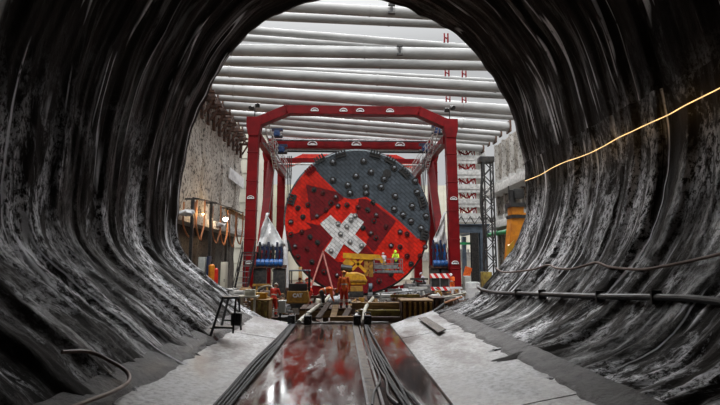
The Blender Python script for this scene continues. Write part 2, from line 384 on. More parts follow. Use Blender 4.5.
# ---- tunnel lining
def lining():
    bm = bmesh.new(); NA, Y0, Y1, DY = 340, -7.0, 21.9, .06
    NY = int((Y1-Y0)/DY); uvl = bm.loops.layers.uv.new('UVMap')
    rows = []; low = []
    for j in range(NY+1):
        y = Y0+(Y1-Y0)*j/NY; row = []
        for i in range(NA):
            a = 2*PI*i/NA; ca, sa = math.cos(a), math.sin(a)
            px, pz = ca*7.6, sa*7.6
            wv = .42*NZ.noise(V((px*.13, pz*.13, y*.12)))+.09*NZ.noise(V((px*.5, pz*.5, 3+y*.3)))
            t = (y+wv)/1.12; fr = t-math.floor(t); cell = math.floor(t)
            amp = .6+.8*NZ.noise(V((cell*1.7, px*.1, pz*.1)))
            h = .04+max(0, amp)*.17*((1-fr)/.86 if fr > .14 else fr/.14)
            t2 = (y+wv*1.3+.05*NZ.noise(V((px*.4, pz*.4, y)))) /.37; f2 = t2-math.floor(t2); c2 = math.floor(t2)
            h += .07*max(0, .3+NZ.noise(V((c2*2.3, px*.16, pz*.16))))*((1-f2)/.8 if f2 > .2 else f2/.2)
            lw = max(0, min(1, (-sa-.05)*1.8))
            h += (.03+.05*lw)*NZ.noise(V((px*.22, pz*.22, y*1.7)))
            h += (.02+.02*lw)*NZ.noise(V((px*.5+7, pz*.5, y*3.8)))+(.008+.02*lw)*NZ.noise(V((px*2.6, pz*2.6, y*6)))
            h += lw*(.04*NZ.noise(V((px*.9+3, pz*.9, y*1.3)))+.03*NZ.noise(V((px*3.1, pz*3.1, y*3.3))))
            if y > 21.2: h += .10*NZ.noise(V((px*1.1, pz*1.1, 9)))
            rd = RAD(a)-h
            row.append((bm.verts.new((TCX+ca*rd, y+(.12*NZ.noise(V((px*1.5, pz*1.5, 40))) if j == NY else 0), TCZ+sa*rd))))
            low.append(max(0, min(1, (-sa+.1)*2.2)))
        rows.append(row)
    for j in range(NY):
        y = Y0+(Y1-Y0)*j/NY
        for i in range(NA):
            k = (i+1) % NA
            f = bm.faces.new((rows[j][i], rows[j][k], rows[j+1][k], rows[j+1][i])); f.smooth = True
            us = (i, i+1, i+1, i); vs = (j, j, j+1, j+1)
            for l, u, w in zip(f.loops, us, vs): l[uvl].uv = (u*2*PI/NA*7.6, Y0+(Y1-Y0)*w/NY)
    me = bpy.data.meshes.new('wall_tunnel'); bm.to_mesh(me); bm.free()
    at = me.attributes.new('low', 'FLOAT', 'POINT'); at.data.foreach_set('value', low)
    me.materials.append(M['lining'])
    o = bpy.data.objects.new('wall_tunnel', me); COL.objects.link(o); struct(o)
lining()
# tunnel closed behind the camera
b = MB(); b.cyl((TCX, -7, TCZ), (TCX, -6.6, TCZ), 8.8, seg=64); struct(b.build('wall_back', 'pitwall2'))
# ---- headwall with round hole
b = MB(); N = 96
inn = [b.bm.verts.new((TCX+(RAD(2*PI*i/N)+.03)*math.cos(2*PI*i/N), 21.35, TCZ+(RAD(2*PI*i/N)+.03)*math.sin(2*PI*i/N))) for i in range(N)]
def sq(a):
    c, s_ = math.cos(a), math.sin(a)
    xs = (20-TCX)/c if c > 1e-6 else ((-13-TCX)/c if c < -1e-6 else 1e9)
    zs = (20.2-TCZ)/s_ if s_ > 1e-6 else ((-1.2-TCZ)/s_ if s_ < -1e-6 else 1e9)
    t = min(xs, zs); return (TCX+c*t, 21.35, TCZ+s_*t)
out = [b.bm.verts.new(sq(2*PI*i/N)) for i in range(N)]
fs = [b.bm.faces.new((inn[i], inn[(i+1) % N], out[(i+1) % N], out[i])) for i in range(N)]
r = bmesh.ops.extrude_face_region(b.bm, geom=fs)
for e in r['geom']:
    if isinstance(e, bmesh.types.BMVert): e.co.y -= 1
struct(b.build('wall_front', 'concrete'))
# ---- floor of the tunnel (wet channel) and sloping slabs
b = MB(); b.box((-.05, 7.1, -.25), (4.4, 27.6, .5)); struct(b.build('floor', 'wet'))
def slab(name, x0, x1, z1, y_end0, y_end1, sgn):
    b = MB(); ys = [-6.4, 3.4, 8.3, 12.5, 16.6]
    n = 14
    for q in range(len(ys)):
        ya = ys[q]+.012; yb0 = (ys[q+1] if q+1 < len(ys) else y_end0)-.012; yb1 = (ys[q+1] if q+1 < len(ys) else y_end1)-.012
        rows = []
        for i in range(n+1):
            f = i/n; x = x0+(x1-x0)*f; z = .03+(z1-.03)*f
            yb = yb0+(yb1-yb0)*f
            rows.append([(x, ya+(yb-ya)*k/n, z+.012*NZ.noise(V((x*1.5, (ya+(yb-ya)*k/n)*.8, 2)))+.008*q % .02) for k in range(n+1)])
        b.sheet(rows)
    ext = bmesh.ops.extrude_face_region(b.bm, geom=b.bm.faces[:])
    for e in ext['geom']:
        if isinstance(e, bmesh.types.BMVert): e.co.z -= .3
    return struct(b.build(name, 'slab'))
slab('floor_left_slab', -2.12, -4.3, .38, 20.9, 21.2, -1)
slab('floor_right_slab', 2.02, 4.1, .40, 20.3, 22.0, 1)
# muddy gutters between slabs and lining
for nm, xi, xo, zi, zo, ye in (('trim_8', -3.62, -4.3, .29, .58, 20.6), ('trim_9', 3.92, 4.5, .37, .62, 20.2)):
    b = MB(); rows = []
    for k in range(150):
        y = -6+(ye+6)*k/149; row = []
        for j in range(9):
            f = j/8; w_ = .14*NZ.noise(V((y*1.3, xi, 1)))+.07*NZ.noise(V((y*4, xi, 3)))
            x = (xi+w_*(1 if xi < 0 else -1))*(1-f)+xo*f; row.append((x, y, zi-.06+(zo-zi)*f+.09*min(1, f*4)+.03*NZ.noise(V((x*3, y*3, 5)))))
        rows.append(row)
    b.sheet(rows); struct(b.build(nm, 'gutter'))
# dark joint strip in the middle of the channel
b = MB()
for (xa, xb, w) in ((.50, .36, .05), (.80, .56, .05)): b.bar((xa, -6, .012), (xa*.9+.02, 20.6, .012), w, .03)
struct(b.build('trim_1', 'dark'))
b = MB(); b.bar((.65, -6, .008), (.56, 20.6, .008), .2, .02); struct(b.build('trim_2', 'mud'))
# raised steel edge at the end of the channel
b = MB(); b.box((-.05, 20.95, -.02), (4.1, .12, .16)); struct(b.build('trim_3', 'slab'))

# ---- pit
b = MB(); b.box((3.5, 58, PITZ-.3), (41, 72.5, .6)); struct(b.build('floor_pit', 'mud'))
# left pit wall: rough upper panels, ledge, recessed lower band
def bumpwall(x, y0, y1, z0, z1, sgn, m, name, amp=.25, step=.45):
    b = MB(); rows = []; ny = int((y1-y0)/step); nz = int((z1-z0)/step)
    for i in range(ny+1):
        y = y0+(y1-y0)*i/ny; r = []
        for j in range(nz+1):
            z = z0+(z1-z0)*j/nz
            pan = .18 if (y/3.4) % 1 < .06 else 0
            r.append((x+sgn*(amp*(NZ.noise(V((y*.45, z*.3, x)))+.5*NZ.noise(V((y*1.4, z*1.2, x+5))))-pan), y, z))
        rows.append(r)
    b.sheet(rows)
    b.box((x-sgn*.8, (y0+y1)/2, (z0+z1)/2), (.8, y1-y0, z1-z0))
    return struct(b.build(name, m))
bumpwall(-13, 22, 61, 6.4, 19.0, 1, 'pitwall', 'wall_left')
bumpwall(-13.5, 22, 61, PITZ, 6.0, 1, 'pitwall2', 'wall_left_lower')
b = MB(); b.box((-12.9, 41.5, 6.1), (1.5, 39, .75), bevel=.05); struct(b.build('trim_4', 'concrete'))
bumpwall(20, 22, 61, PITZ, 17.6, -1, 'pitwall', 'wall_right', .12)
for k, (z, h) in enumerate(((11.2, .9), (7.0, .8))):
    b = MB(); b.box((19.0, 41.5, z), (1.9, 38.5, h), bevel=.05)
    for q in range(17): b.box((18.4, 23+q*2.3, z+.65), (.7, .5, .6))
    struct(b.build('trim_%d' % (5+k), 'pale'))
# soldier posts along the right wall
for q in range(14):
    b = MB(); y = 24+q*2.7
    b.box((19.55, y, 8.6), (.3, .34, 17.5)); b.box((19.38, y, 8.6), (.05, .5, 17.5)); b.box((19.72, y, 8.6), (.05, .5, 17.5))
    tag(b.build('soldier_post', 'concrete'), 'pale weathered post against the right-hand pit wall', 'post', 'steel posts along the right pit wall')
# far end wall of the pit, pale cladding
b = MB(); b.box((3.5, 88, 8), (41, .6, 17.5))
for q in range(20): b.box((-16+q*2.05, 87.6, 8), (.12, .2, 17.5))
struct(b.build('wall_far', 'cream'))
# cream clad hall on the left bank
b = MB(); b.box((-17.2, 74, 11), (9.5, 20, 24))
for q in range(12): b.box((-17.2, 63.95, .5+q*2), (9.5, .08, .06))
r_ = thing('site_hall', (-17.2, 74, PITZ), 'large cream panelled hall rising at the end of the left pit wall', 'building')
b.build('wall', 'cream', r_)
b = MB(); b.box((-17.2, 74, 23.2), (9.9, 20.4, .4)); b.build('roof_edge', 'steel', r_)

# wall-top waler and rough brackets on the left
b = MB(); b.box((-12.9, 41.5, 18.4), (.9, 39, .8)); 
struct(b.build('trim_7', 'rust'))
for q in range(12):
    y = 36.5+q*2.1; b = MB()
    b.bar((-13.0, y, 17.3), (-11.6-.5*math.sin(q*2.1), y+.1, 17.35), .4, .22); b.bar((-12.6, y, 16.0), (-11.9, y, 17.2), .18, .18)
    b.box((-12.75, y, 16.4), (.25, .5, 1.7)); b.box((-12.0, y+.5, 17.6), (.7, .5, .22))
    tag(b.build('wall_bracket', 'rust'), 'rusty steel bracket jutting from the top of the left pit wall', 'bracket', 'brackets along the top of the left pit wall')

# ================================================================== STRUTS
ST = [(5, 15, 10), (16, 24, 8), (31, 45.5, 7), (39, 50, 6), (50.5, 54, 11), (61.5, 65, 9), (67.5, 78, 5), (73.5, 84, 9.5), (82.5, 92, 7),
      (92, 105, 10), (100, 112, 6.5), (107, 121.5, 9), (115, 129, 5), (119.5, 134, 8), (125.5, 139.5, 4.5), (131, 145, 7)]
ORD = ['topmost', 'second', 'third', 'fourth', 'fifth', 'sixth', 'seventh', 'eighth', 'ninth', 'tenth', 'eleventh', 'twelfth', 'thirteenth', 'fourteenth', 'fifteenth', 'lowest']
SZ = lambda x: 19.45-(x+13)/33*1.0
def strutpt(px, py, dz=0):
    d = ray(px, py); z0, k = SZ(0)+dz, -1.0/33
    t = (z0-CAMZ)/(d.z-k*d.x); return V((0, 0, CAMZ))+d*t
for i, (yl, yr, th) in enumerate(ST):
    dz = 1.4 if i in (2, 3, 6) else 0
    if i == 3: dz = 2.7
    a, c = strutpt(260, yl, dz), strutpt(440, yr, dz)
    d = (c-a)/(c.x-a.x)
    A = a+d*(-12.75-a.x); B = a+d*(19.75-a.x)
    rad = th/2/F*((a.y+c.y)/2)*1.12
    zo = 0
    r_ = thing('steel_strut', (A.x, A.y, A.z-rad), 'grey steel bracing pipe spanning the pit, %s counted downwards from the tunnel crown' % ORD[i], 'strut')
    b = MB(); b.cyl(A, B, rad, seg=32); b.build('pipe', 'strut', r_)
    dn = (B-A).normalized()
    for s_ in ((2.0+.7*(i % 3)), (14.5+1.4*(i % 2)), (24.5+(i % 4)*.8)):
        q = A+dn*s_; b = MB(); b.cyl(q-dn*.06, q+dn*.06, rad*1.1, seg=32); b.build('flange', 'strut', r_)
    for q in (A, B-dn*.1):
        b = MB(); b.box(q, (.18, rad*2.5, rad*2.5)); b.build('end_plate', 'rust', r_)
# dark clamps hanging under two struts, red hanger frames
for (px, py, h, Yi, lab) in ((391, 12, 9, 0, 'small dark steel clamp on the topmost bracing pipe'), (399, 53, 9, 4, 'small dark steel clamp on the fifth bracing pipe')):
    p = strutpt(px, py); s_ = p.y/F; p = p+V((0, -.95*ST[Yi][2]/2*s_-.1, 0))
    b = MB(); b.box(p+V((0, 0, h/2*s_)), (.45, .2, .12)); b.box(p-V((0, 0, h/2*s_)), (.45, .2, .12)); b.box(p, (.16, .12, h*s_))
    tag(b.build('pipe_clamp', 'dark'), lab, 'clamp')

# ================================================================== RED PORTAL CRANE
XL, XR = -8.05, 9.95
def logo(parent, c, r, ax='x'):
    b = MB(); n = 12
    pts = [c+V((r*math.cos(PI*k/n), 0, r*.75*math.sin(PI*k/n))) for k in range(n+1)]
    b.tube(pts, r*.12, 6, False); b.bar(c+V((-r, 0, 0)), c+V((r, 0, 0)), r*.22, r*.22)
    b.bar(c+V((-r*.45, 0, r*.12)), c+V((r*.45, 0, r*.12)), r*.2, r*.4)
    tag(b.build('emblem', 'white', parent), 'white half-round emblem')
def boxbeam(b, a, c, w, h):
    b.bar(a, c, w, h)
    a, c = V(a), V(c); n = max(2, int((c-a).length/2.6)); d = (c-a).normalized()
    up = V((0, 0, 1)) if abs(d.z) < .9 else V((1, 0, 0))
    for k in range(n+1):
        q = a+(c-a)*k/n
        b.bar(q-d*.04, q+d*.04, w+.07, h+.07)
    sd = d.cross(V((0, 0, 1))).normalized() if abs(d.z) < .9 else V((0, 1, 0))
GC = thing('gantry_crane', (XL, 43, PITZ), 'huge red gantry crane of three portals standing over the cutterhead', 'gantry crane')
def portal(Y, full, label, crown=True):
    r_ = GC
    zt = 16.42 if crown else 15.9
    b = MB()
    if crown:
        boxbeam(b, (XL+2.9, Y, zt), (XR-2.9, Y, zt), .9, .78)
        for (x0, x1) in ((XL+2.95, XL-.1), (XR-2.95, XR+.1)): boxbeam(b, (x0, Y, zt), (x1, Y, zt-1.35), .9, .85)
    else: boxbeam(b, (XL, Y, zt-.4), (XR, Y, zt-.4), .8, 1.1)
    b.build('cross_beam', 'red' if full < 2 else 'bright_red', r_, bev=.02)
    for s_, x in ((-1, XL), (1, XR)):
        b = MB()
        zc = zt-1.4
        b.prism([(x-.64, Y-.5, zc+.66), (x+.64, Y-.5, zc+.66), (x+.64, Y-.5, zc-.3), (x+.45, Y-.5, zc-1.1), (x-.45, Y-.5, zc-1.1), (x-.64, Y-.5, zc-.3)], (0, 1.0, 0))
        b.build('corner_box', 'red', r_, bev=.02)
        b = MB(); w = .46 if full == 0 else .5
        bx = x+s_*.15*(1 if full == 0 else 0)
        b.prism([(x-w, Y-.42, zc-1.05), (x+w, Y-.42, zc-1.05), (bx+w, Y-.42, .0), (bx-w, Y-.42, .0)], (0, .84, 0))
        for k in range(5):
            z = 2+k*2.6; b.box((x+(bx-x)*(1-z/15), Y, z), (w*2+.06, .9, .1))
        leg = b.build('leg', 'red', r_, bev=.02)
        if full == 0:
            for z in (8.2, 2.45): logo(leg, V((x+s_*.08, Y-.47, z)), .3)
        b = MB(); b.box((bx, Y, PITZ+.28), (1.6, 1.6, .56), bevel=.03); b.build('foot', 'dark', r_)
    if full == 0:
        for px in (315, 343.5, 360, 389.5): logo(r_, V((P(px, 111, Y).x, Y-.49, zt-.14)), .34)
    return r_
f1 = portal(43, 0, 'nearest red portal frame with white emblems and bevelled beam ends')
f2 = portal(52, 1, 'straight-topped red portal frame behind the nearest one', crown=False)
f3 = portal(63, 2, 'farthest red portal frame, its bright beam showing behind the cutterhead top')
for px in (312.5, 356.5, 400): logo(f2, V((P(px, 137, 51.5).x, 51.55, 15.35)), .5)
# small lamps on corner boxes
for x, lab in ((XL, 'small dark floodlight cluster on the left end of the nearest red beam'), (XR, 'small dark floodlight cluster on the right end of the nearest red beam')):
    r_ = thing('floodlight', (x, 43, 15.75), lab, 'floodlight')
    b = MB(); b.cyl((x, 43, 15.7), (x, 43, 16.6), .05); b.build('post', 'dark', r_)
    for dx, dz in ((-.28, .7), (.25, .95)):
        b = MB(); b.box((x+dx, 42.9, 15.9+dz), (.4, .25, .35), Matrix.Rotation(.5, 4, 'X')); b.cyl((x+dx, 42.8, 15.9+dz), (x+dx*1.2, 42.6, 15.8+dz), .15, .19); b.build('lamp_head', 'dark', r_)
# longitudinal girders (red) + walkways with handrails + winches
for s_, x, side in ((-1, XL+.35, 'left'), (1, XR-.35, 'right')):
    r_ = GC
    b = MB(); b.box((x, 53, 13.9), (.5, 19.2, .8)); b.build('girder', 'red', r_)
    xi = x-s_*.7
    b = MB()
    for dx in (-.3, .3): b.box((xi+dx*s_, 53, 13.5), (.08, 18.8, .16))
    for k in range(26): b.box((xi, 43.8+k*.73, 13.5), (.6, .12, .05))
    b.build('deck', 'steel', r_)
    b = MB(); b.bar((x, 44.1, .2), (x, 51.6, 13.4), .75, .6); b.build('raking_leg', 'red', r_, bev=.02)
    b = MB()
    for z in (14.05, 14.55): b.bar((xi-s_*.38, 43.7, z), (xi-s_*.38, 62.3, z), .06)
    for k in range(14): b.bar((xi-s_*.38, 43.8+k*1.42, 13.5), (xi-s_*.38, 43.8+k*1.42, 14.55), .05)
    b.build('handrail', 'pale', r_)
    b = MB()
    b.bar((xi-s_*.2, 43.3, 15.4), (xi-s_*.2, 50, 12.2), .08); b.bar((xi+s_*.2, 43.3, 15.4), (xi+s_*.2, 50, 12.2), .08)
    for k in range(16):
        t = k/16; b.bar((xi-s_*.2, 43.3+6.7*t, 15.4-3.2*t), (xi+s_*.2, 43.3+6.7*t, 15.4-3.2*t), .05)
    b.build('access_ladder', 'pale', r_)
# cross pipes slung under second frame
b = MB(); b.cyl((XL+.6, 51.0, P(350, 140.5, 51).z), (XR-.6, 51.0, P(350, 140.5, 51).z), .12); tag(b.build('cross_pipe', 'steel', GC), 'grey pipe')
b = MB(); b.cyl((XL+.6, 51.4, 14.6), (XR-.6, 51.4, 14.6), .15); tag(b.build('cross_pipe', 'dark', GC), 'dark pipe')
b = MB(); boxbeam(b, (XL+.6, 57.2, 14.8), (XR-.6, 57.2, 14.8), .4, .5); b.build('tie_beam', 'red', GC)
b = MB(); b.cyl((XL+.6, 55.2, 13.9), (XR-.6, 55.2, 13.9), .09); tag(b.build('cross_pipe', 'pale', GC), 'thin pale pipe')
# hoists with blue motors
for (px, py, Y, lab) in ((277, 134, 50.4, 'blue hoist hanging from the left end of the straight red beam'), (281.5, 150, 49.4, 'lower blue hoist at the left, beside the dark cables'),
                         (437, 131, 50.4, 'small blue hoist at the right end of the straight red beam'), (425, 149, 49.4, 'blue hoist above the right edge of the cutterhead')):
    p = P(px, py, Y); r_ = thing('hoist', p-V((0, 0, .5)), lab, 'hoist')
    b = MB(); b.box(p, (.62, .6, .62), bevel=.05); b.box(p+V((0, -.33, 0)), (.4, .1, .35)); b.build('motor_box', 'hoistblue', r_)
    b = MB(); b.cyl(p+V((-.6, 0, -.25)), p+V((.6, 0, -.25)), .2); b.build('drum', 'dark', r_)
    b = MB(); b.box(p+V((0, .1, .48)), (1.2, .5, .25)); b.build('mounting_plate', 'navy', r_)
# lifting cables down both sides
for (px, py0, py1, Y, n, side) in ((289, 156, 240, 50, 3, 'left'), (424, 156, 205, 50, 3, 'right')):
    for k in range(n):
        a, c = P(px+k*1.8-1, py0, Y), P(px+k*1.3-3, py1, Y-.3)
        b = MB(); b.cyl(a, c, .05, seg=6); tag(b.build('hoist_cable', 'black'), 'thin black hoist cable hanging at the %s of the cutterhead' % side, 'cable', '%s hoist cables' % side)

# ================================================================== CUTTERHEAD
CX, CZ, CRR, CY = 1.46, 6.55, 7.1, 46.0
r_ = CH = thing('cutterhead', (CX, CY, PITZ), 'huge round red and grey tunnel boring machine cutterhead with a white cross', 'cutterhead')
b = MB(); n = 128
prof = [(0, CRR-.22), (.0, CRR-.22), (.25, CRR), (1.6, CRR), (1.6, CRR-.35), (9.5, CRR-.35)]
rings = []
for (dy, rr_) in prof[1:]:
    rings.append([b.bm.verts.new((CX+rr_*math.cos(2*PI*k/n), CY+dy, CZ+rr_*math.sin(2*PI*k/n))) for k in range(n)])
for i in range(len(rings)-1):
    for k in range(n): b.bm.faces.new((rings[i][k], rings[i][(k+1) % n], rings[i+1][(k+1) % n], rings[i+1][k]))
b.bm.faces.new(rings[0]); b.bm.faces.new(rings[-1])
b.build('face_plate', 'p_grey', CH)
def arc(a0, a1, rr_=CRR-.2, y=CY, n=40):
    return [V((CX+rr_*math.cos(a0+(a1-a0)*k/n), y, CZ+rr_*math.sin(a0+(a1-a0)*k/n))) for k in range(n+1)]
def ang(px, py):
    p = P(px, py, CY); return math.atan2(p.z-CZ, p.x-CX)
def panel(name, m, pts, y, rims=None, label=None, thick=.3):
    poly = [P(a, c, CY) for a, c in pts]
    if rims:
        a0, a1 = ang(*rims[0]), ang(*rims[1])
        if rims[2] > 0 and a1 < a0: a1 += 2*PI
        if rims[2] < 0 and a1 > a0: a1 -= 2*PI
        poly += arc(a0, a1)
    poly = [V((p.x, y, p.z)) for p in poly]
    b = MB(); b.prism(poly, (0, thick, 0)); bmesh.ops.triangulate(b.bm, faces=[f for f in b.bm.faces if len(f.verts) > 4])
    o = b.build(name, m, CH, smooth=0); tag(o, label); return o
panel('red_panel', 'p_red', [(313, 166), (320.6, 176), (336, 191), (343, 197.5), (352, 199.5), (366, 197), (378, 204), (398, 220), (417, 238.5)], CY-.07, ((429, 240), (309, 168), -1), 'bright red plating')
panel('dark_red_panel', 'p_dark', [(306, 184.5), (337, 192), (344, 197.5), (321, 216), (311, 221)], CY-.11, None, 'dark red triangle of plating')
panel('dark_red_panel', 'p_dark', [(374, 254), (366, 246), (350, 262), (338, 262), (322, 251), (332, 238), (321, 226), (305, 222)], CY-.10, ((285, 232), (396, 280), 1), 'dark red lower plating with shade painted into its right part')  # left part is dark red plating, lower right is shade painted as colour
panel('dark_red_panel', 'p_dark', [(359, 199), (366, 199), (376, 205), (396, 221), (374, 252), (366, 244), (369, 237), (356, 214)], CY-.11, None, 'dark red plating right of the cross')
panel('red_strip', 'p_red', [(305, 222), (288, 231), (288, 236), (312, 228)], CY-.12, None, 'bright red strip')
panel('cross_panel', 'p_white', [(320, 224), (330.6, 215), (340.5, 224.7), (351, 213), (364, 222), (355, 234.5), (366.5, 244.5), (358, 254), (343.7, 244), (335, 259), (324.5, 250.6), (333, 238)], CY-.16, None, 'white cross of plating')
# red rim segment left side of the disc
b = MB(); a0, a1 = ang(309, 168), ang(429, 240)-2*PI
a1 = a1 if a1 > a0 else a1+2*PI
pts = arc(a0, a1, CRR+.015, CY, 60)
rows = [[V((p.x, CY+.24, p.z)) for p in pts], [V((p.x, CY+1.2, p.z)) for p in pts]]
b.sheet(rows); b.build('rim_band', 'bright_red', CH)
CUT = {
 'g': [(333, 162), (333, 180), (348, 185), (350, 193), (363.5, 161), (371, 172), (394, 168), (366, 187), (381, 187), (395, 196), (415, 181), (417, 192), (394, 209), (412, 206), (411, 221), (426, 216), (366, 193), (403, 214.5), (421, 228), (356, 176), (384, 179)],
 'r': [(323, 193), (314, 190), (336, 197), (308, 205), (326, 210), (303, 217), (317, 216), (347, 205), (358, 207.5), (367.6, 210), (376, 215), (374, 221), (386, 226.7), (363, 228), (371, 233), (376, 238), (407, 234), (373, 202.5), (291, 222), (291, 234.5), (302, 232),
       (317.5, 242.5), (295, 246), (298, 257), (307, 249), (312, 262), (391, 245.7), (400, 247), (407, 256), (411, 264), (425, 247), (379, 281), (371, 286), (391, 274), (337, 275), (324, 272), (350, 268), (310, 237), (338, 206), (298, 208), (420, 256), (362, 276), (400, 232), (331, 203)],
 'w': [(338, 224), (346.7, 226.7), (340.5, 234), (350, 242), (331, 251), (355, 216), (361.5, 245.7), (351, 220)]}
for kx, lst in CUT.items():
    for i, (px, py) in enumerate(lst):
        p = P(px, py, CY); rad = (p-V((CX, CY, CZ))); a = math.atan2(rad.z, rad.x)
        yf = CY-(.0 if kx == 'g' else .07 if kx == 'r' else .13)
        p.y = yf; R = Matrix.Rotation(-a, 4, 'Y'); s_ = 1.0 if kx == 'g' else .76
        b = MB()
        b.cyl(p+V((0, .02, 0)), p+V((0, -.07, 0)), .36*s_, .33*s_, seg=14)
        for sg in (-1, 1): b.box(p+R@V((0, -.09, sg*.24*s_)), (.4*s_, .12, .12*s_), R, .02)
        o = b.build('disc_cutter', {'g': 'black', 'r': 'black' if i % 2 else 'darkred', 'w': 'steel'}[kx], CH)
        b = MB(); ax = R@V((0, 0, 1)); c = p+V((0, -.12, 0))
        b.cyl(c-ax*.05, c+ax*.05, .2*s_, seg=20); b.ball(c, .155*s_, 12)
        b.build('cutter_ring', {'g': 'cutter', 'r': ('darkred', 'dark', 'cutter', 'red')[i % 4], 'w': 'pale'}[kx], o)
for (px, py) in ((341, 155), (375, 155), (404, 173), (421, 202), (311, 171), (293, 200), (423, 235), (288, 246), (320, 160), (390, 161)):
    p = P(px, py, CY); a = math.atan2(p.z-CZ, p.x-CX); R = Matrix.Rotation(-a, 4, 'Y'); b = MB(); p.y = CY-.1
    b.box(p+R@V((-.1, 0, 0)), (.28, .16, 1.05), R)
    for k in range(4): b.box(p+R@V((.2, -.02, -.42+k*.28)), (.45, .3, .15), R, .02)
    b.build('gauge_scraper', 'black' if py != 171 else 'red', CH)
for (px, py) in ((387, 173.5),):
    p = P(px, py, CY); b = MB(); b.cyl(p+V((0, .05, 0)), p+V((0, -.1, 0)), .42, seg=24)
    for k in range(3): b.box(p+V((-.2+k*.2, -.13, 0)), (.08, .06, .6))
    b.build('hatch', 'black', CH)
# welded cradle under the cutterhead
for sx in (-1, 1):
    b = MB(); x = CX+sx*3.6
    b.prism([(x-.9, 46.3, PITZ), (x+.9, 46.3, PITZ), (x+.9, 46.3, PITZ+(.75 if sx < 0 else .95)), (x-.9, 46.3, PITZ+(.95 if sx < 0 else .75))], (0, 1.2, 0)); b = b.build('cradle', 'red')
    tag(b, 'low red steel cradle under the %s side of the cutterhead' % ('left' if sx < 0 else 'right'), 'cradle')

# ================================================================== RIGHT BACKGROUND
def tower():
    Y = 66; x0, x1 = P(458, 200, Y).x, P(483, 200, Y).x; zt = P(470, 150, Y).z; zb = P(470, 222, Y).z
    r_ = thing('stair_tower', ((x0+x1)/2, Y, zb), 'pale grey panelled stair tower with red stairs behind the right crane leg', 'building')
    n = 5; h = (zt-zb)/n
    b = MB(); b.box(((x0+x1)/2+1.9, Y+1.5, (zt+zb)/2), (x1-x0-2.6, 3, zt-zb)); b.build('clad_wall', 'pale', r_)
    for k in range(n+1):
        z = zb+h*k
        b = MB(); b.box(((x0+x1)/2, Y+1.2, z+.25), (x1-x0+.3, 3.4, .55)); b.box(((x0+x1)/2, Y-.55, z+.8), (x1-x0+.3, .05, .7)); b.build('landing', 'pale', r_)
        if k < n:
            b = MB(); xa, xb = x0+.2, x0+2.4
            b.bar((xa, Y-.3, z+.6), (xb, Y-.3, z+h), .1, .22); b.bar((xb, Y+.3, z+.6), (xa, Y+.3, z+h), .1, .22)
            for xx in (xa, (xa+xb)/2, xb): b.bar((xx, Y-.4, z+.5), (xx, Y-.4, z+h), .12)
            for q in range(4): b.bar((xa+q*.55, Y-.35, z+.5), (xa+q*.55+.5, Y-.35, z+h-.1), .09); b.bar((xa+q*.55+.5, Y-.35, z+.5), (xa+q*.55, Y-.35, z+h-.1), .09)
            b.build('red_stair', 'red', r_)
tower()
def steelframe():
    Y = 57; zt = P(470, 228, Y).z+.42; xa, xb = P(457, 230, Y).x, P(487, 230, Y).x
    r_ = thing('steel_trestle', ((xa+xb)/2, Y, PITZ), 'blue-grey steel trestle frame under the stair tower', 'steel frame')
    b = MB()
    for z in (zt, zt-.95): b.box(((xa+xb)/2, Y, z), (xb-xa+.6, .5, .14))
    b.box(((xa+xb)/2, Y, zt-.45), (xb-xa+.6, .08, .9)); b.build('beam', 'bluegrey', r_)
    for x, m in ((P(474.5, 250, Y).x, 'dark'), (P(483, 250, Y).x, 'bluegrey')):
        b = MB(); b.box((x, Y+9, (zt-1+PITZ)/2), (.5, .7, zt-1-PITZ)); b.box((x, Y+5, zt-.45), (.4, 10, .9)); b.box((x, Y, (zt-1+PITZ)/2), (.12, .7, zt-1-PITZ)); b.box((x, Y-.35, (zt-1+PITZ)/2), (.8, .08, zt-1-PITZ)); b.box((x, Y+.35, (zt-1+PITZ)/2), (.8, .08, zt-1-PITZ)); b.build('column', m, r_)
    b = MB()
    for k in range(4):
        xx = xa+k*1.1; b.bar((xx, Y+.2, zt+.1), (xx+.6, Y+.2, zt+1.0), .1); b.bar((xx+.6, Y+.2, zt+1.0), (xx+1.1, Y+.2, zt+.1), .1)
    b.build('bracing', 'dark', r_)
steelframe()
# dark lattice mast
def mast():
    Y = 40; b0, t0 = P(491, 285, Y), P(489.5, 158, Y)
    r_ = thing('lattice_mast', (b0.x, Y, PITZ), 'tall dark lattice mast standing before the right pit wall', 'mast')
    b = MB(); h = .38; x = b0.x
    z0, z1 = PITZ, t0.z
    for sx in (-1, 1):
        for sy in (-1, 1): b.bar((x+sx*h, Y+sy*h, z0), (x+sx*h, Y+sy*h, z1), .11)
    b.build('chords', 'dark', r_)
    b = MB(); k = 0; z = z0
    while z < z1-.8:
        s_ = 1 if k % 2 else -1
        for sy in (-1, 1): b.bar((x-s_*h, Y+sy*h, z), (x+s_*h, Y+sy*h, z+.8), .07)
        for sx in (-1, 1): b.bar((x+sx*h, Y-s_*h, z), (x+sx*h, Y+s_*h, z+.8), .07)
        z += .8; k += 1
    b.build('lattice', 'dark', r_)
    b = MB(); b.box((x-.1, Y, z1-.2), (1.2, 1, .5), bevel=.05); b.build('head', 'dark', r_)
    b = MB(); b.tube([(x-.45, Y-.45, z1-.4), (x-.8, Y-.5, z1-4), (x-.5, Y-.5, z1-7), (x-.7, Y-.5, 3), (x-.5, Y-.5, PITZ+.1)], .09); b.build('hose', 'black', r_)
mast()
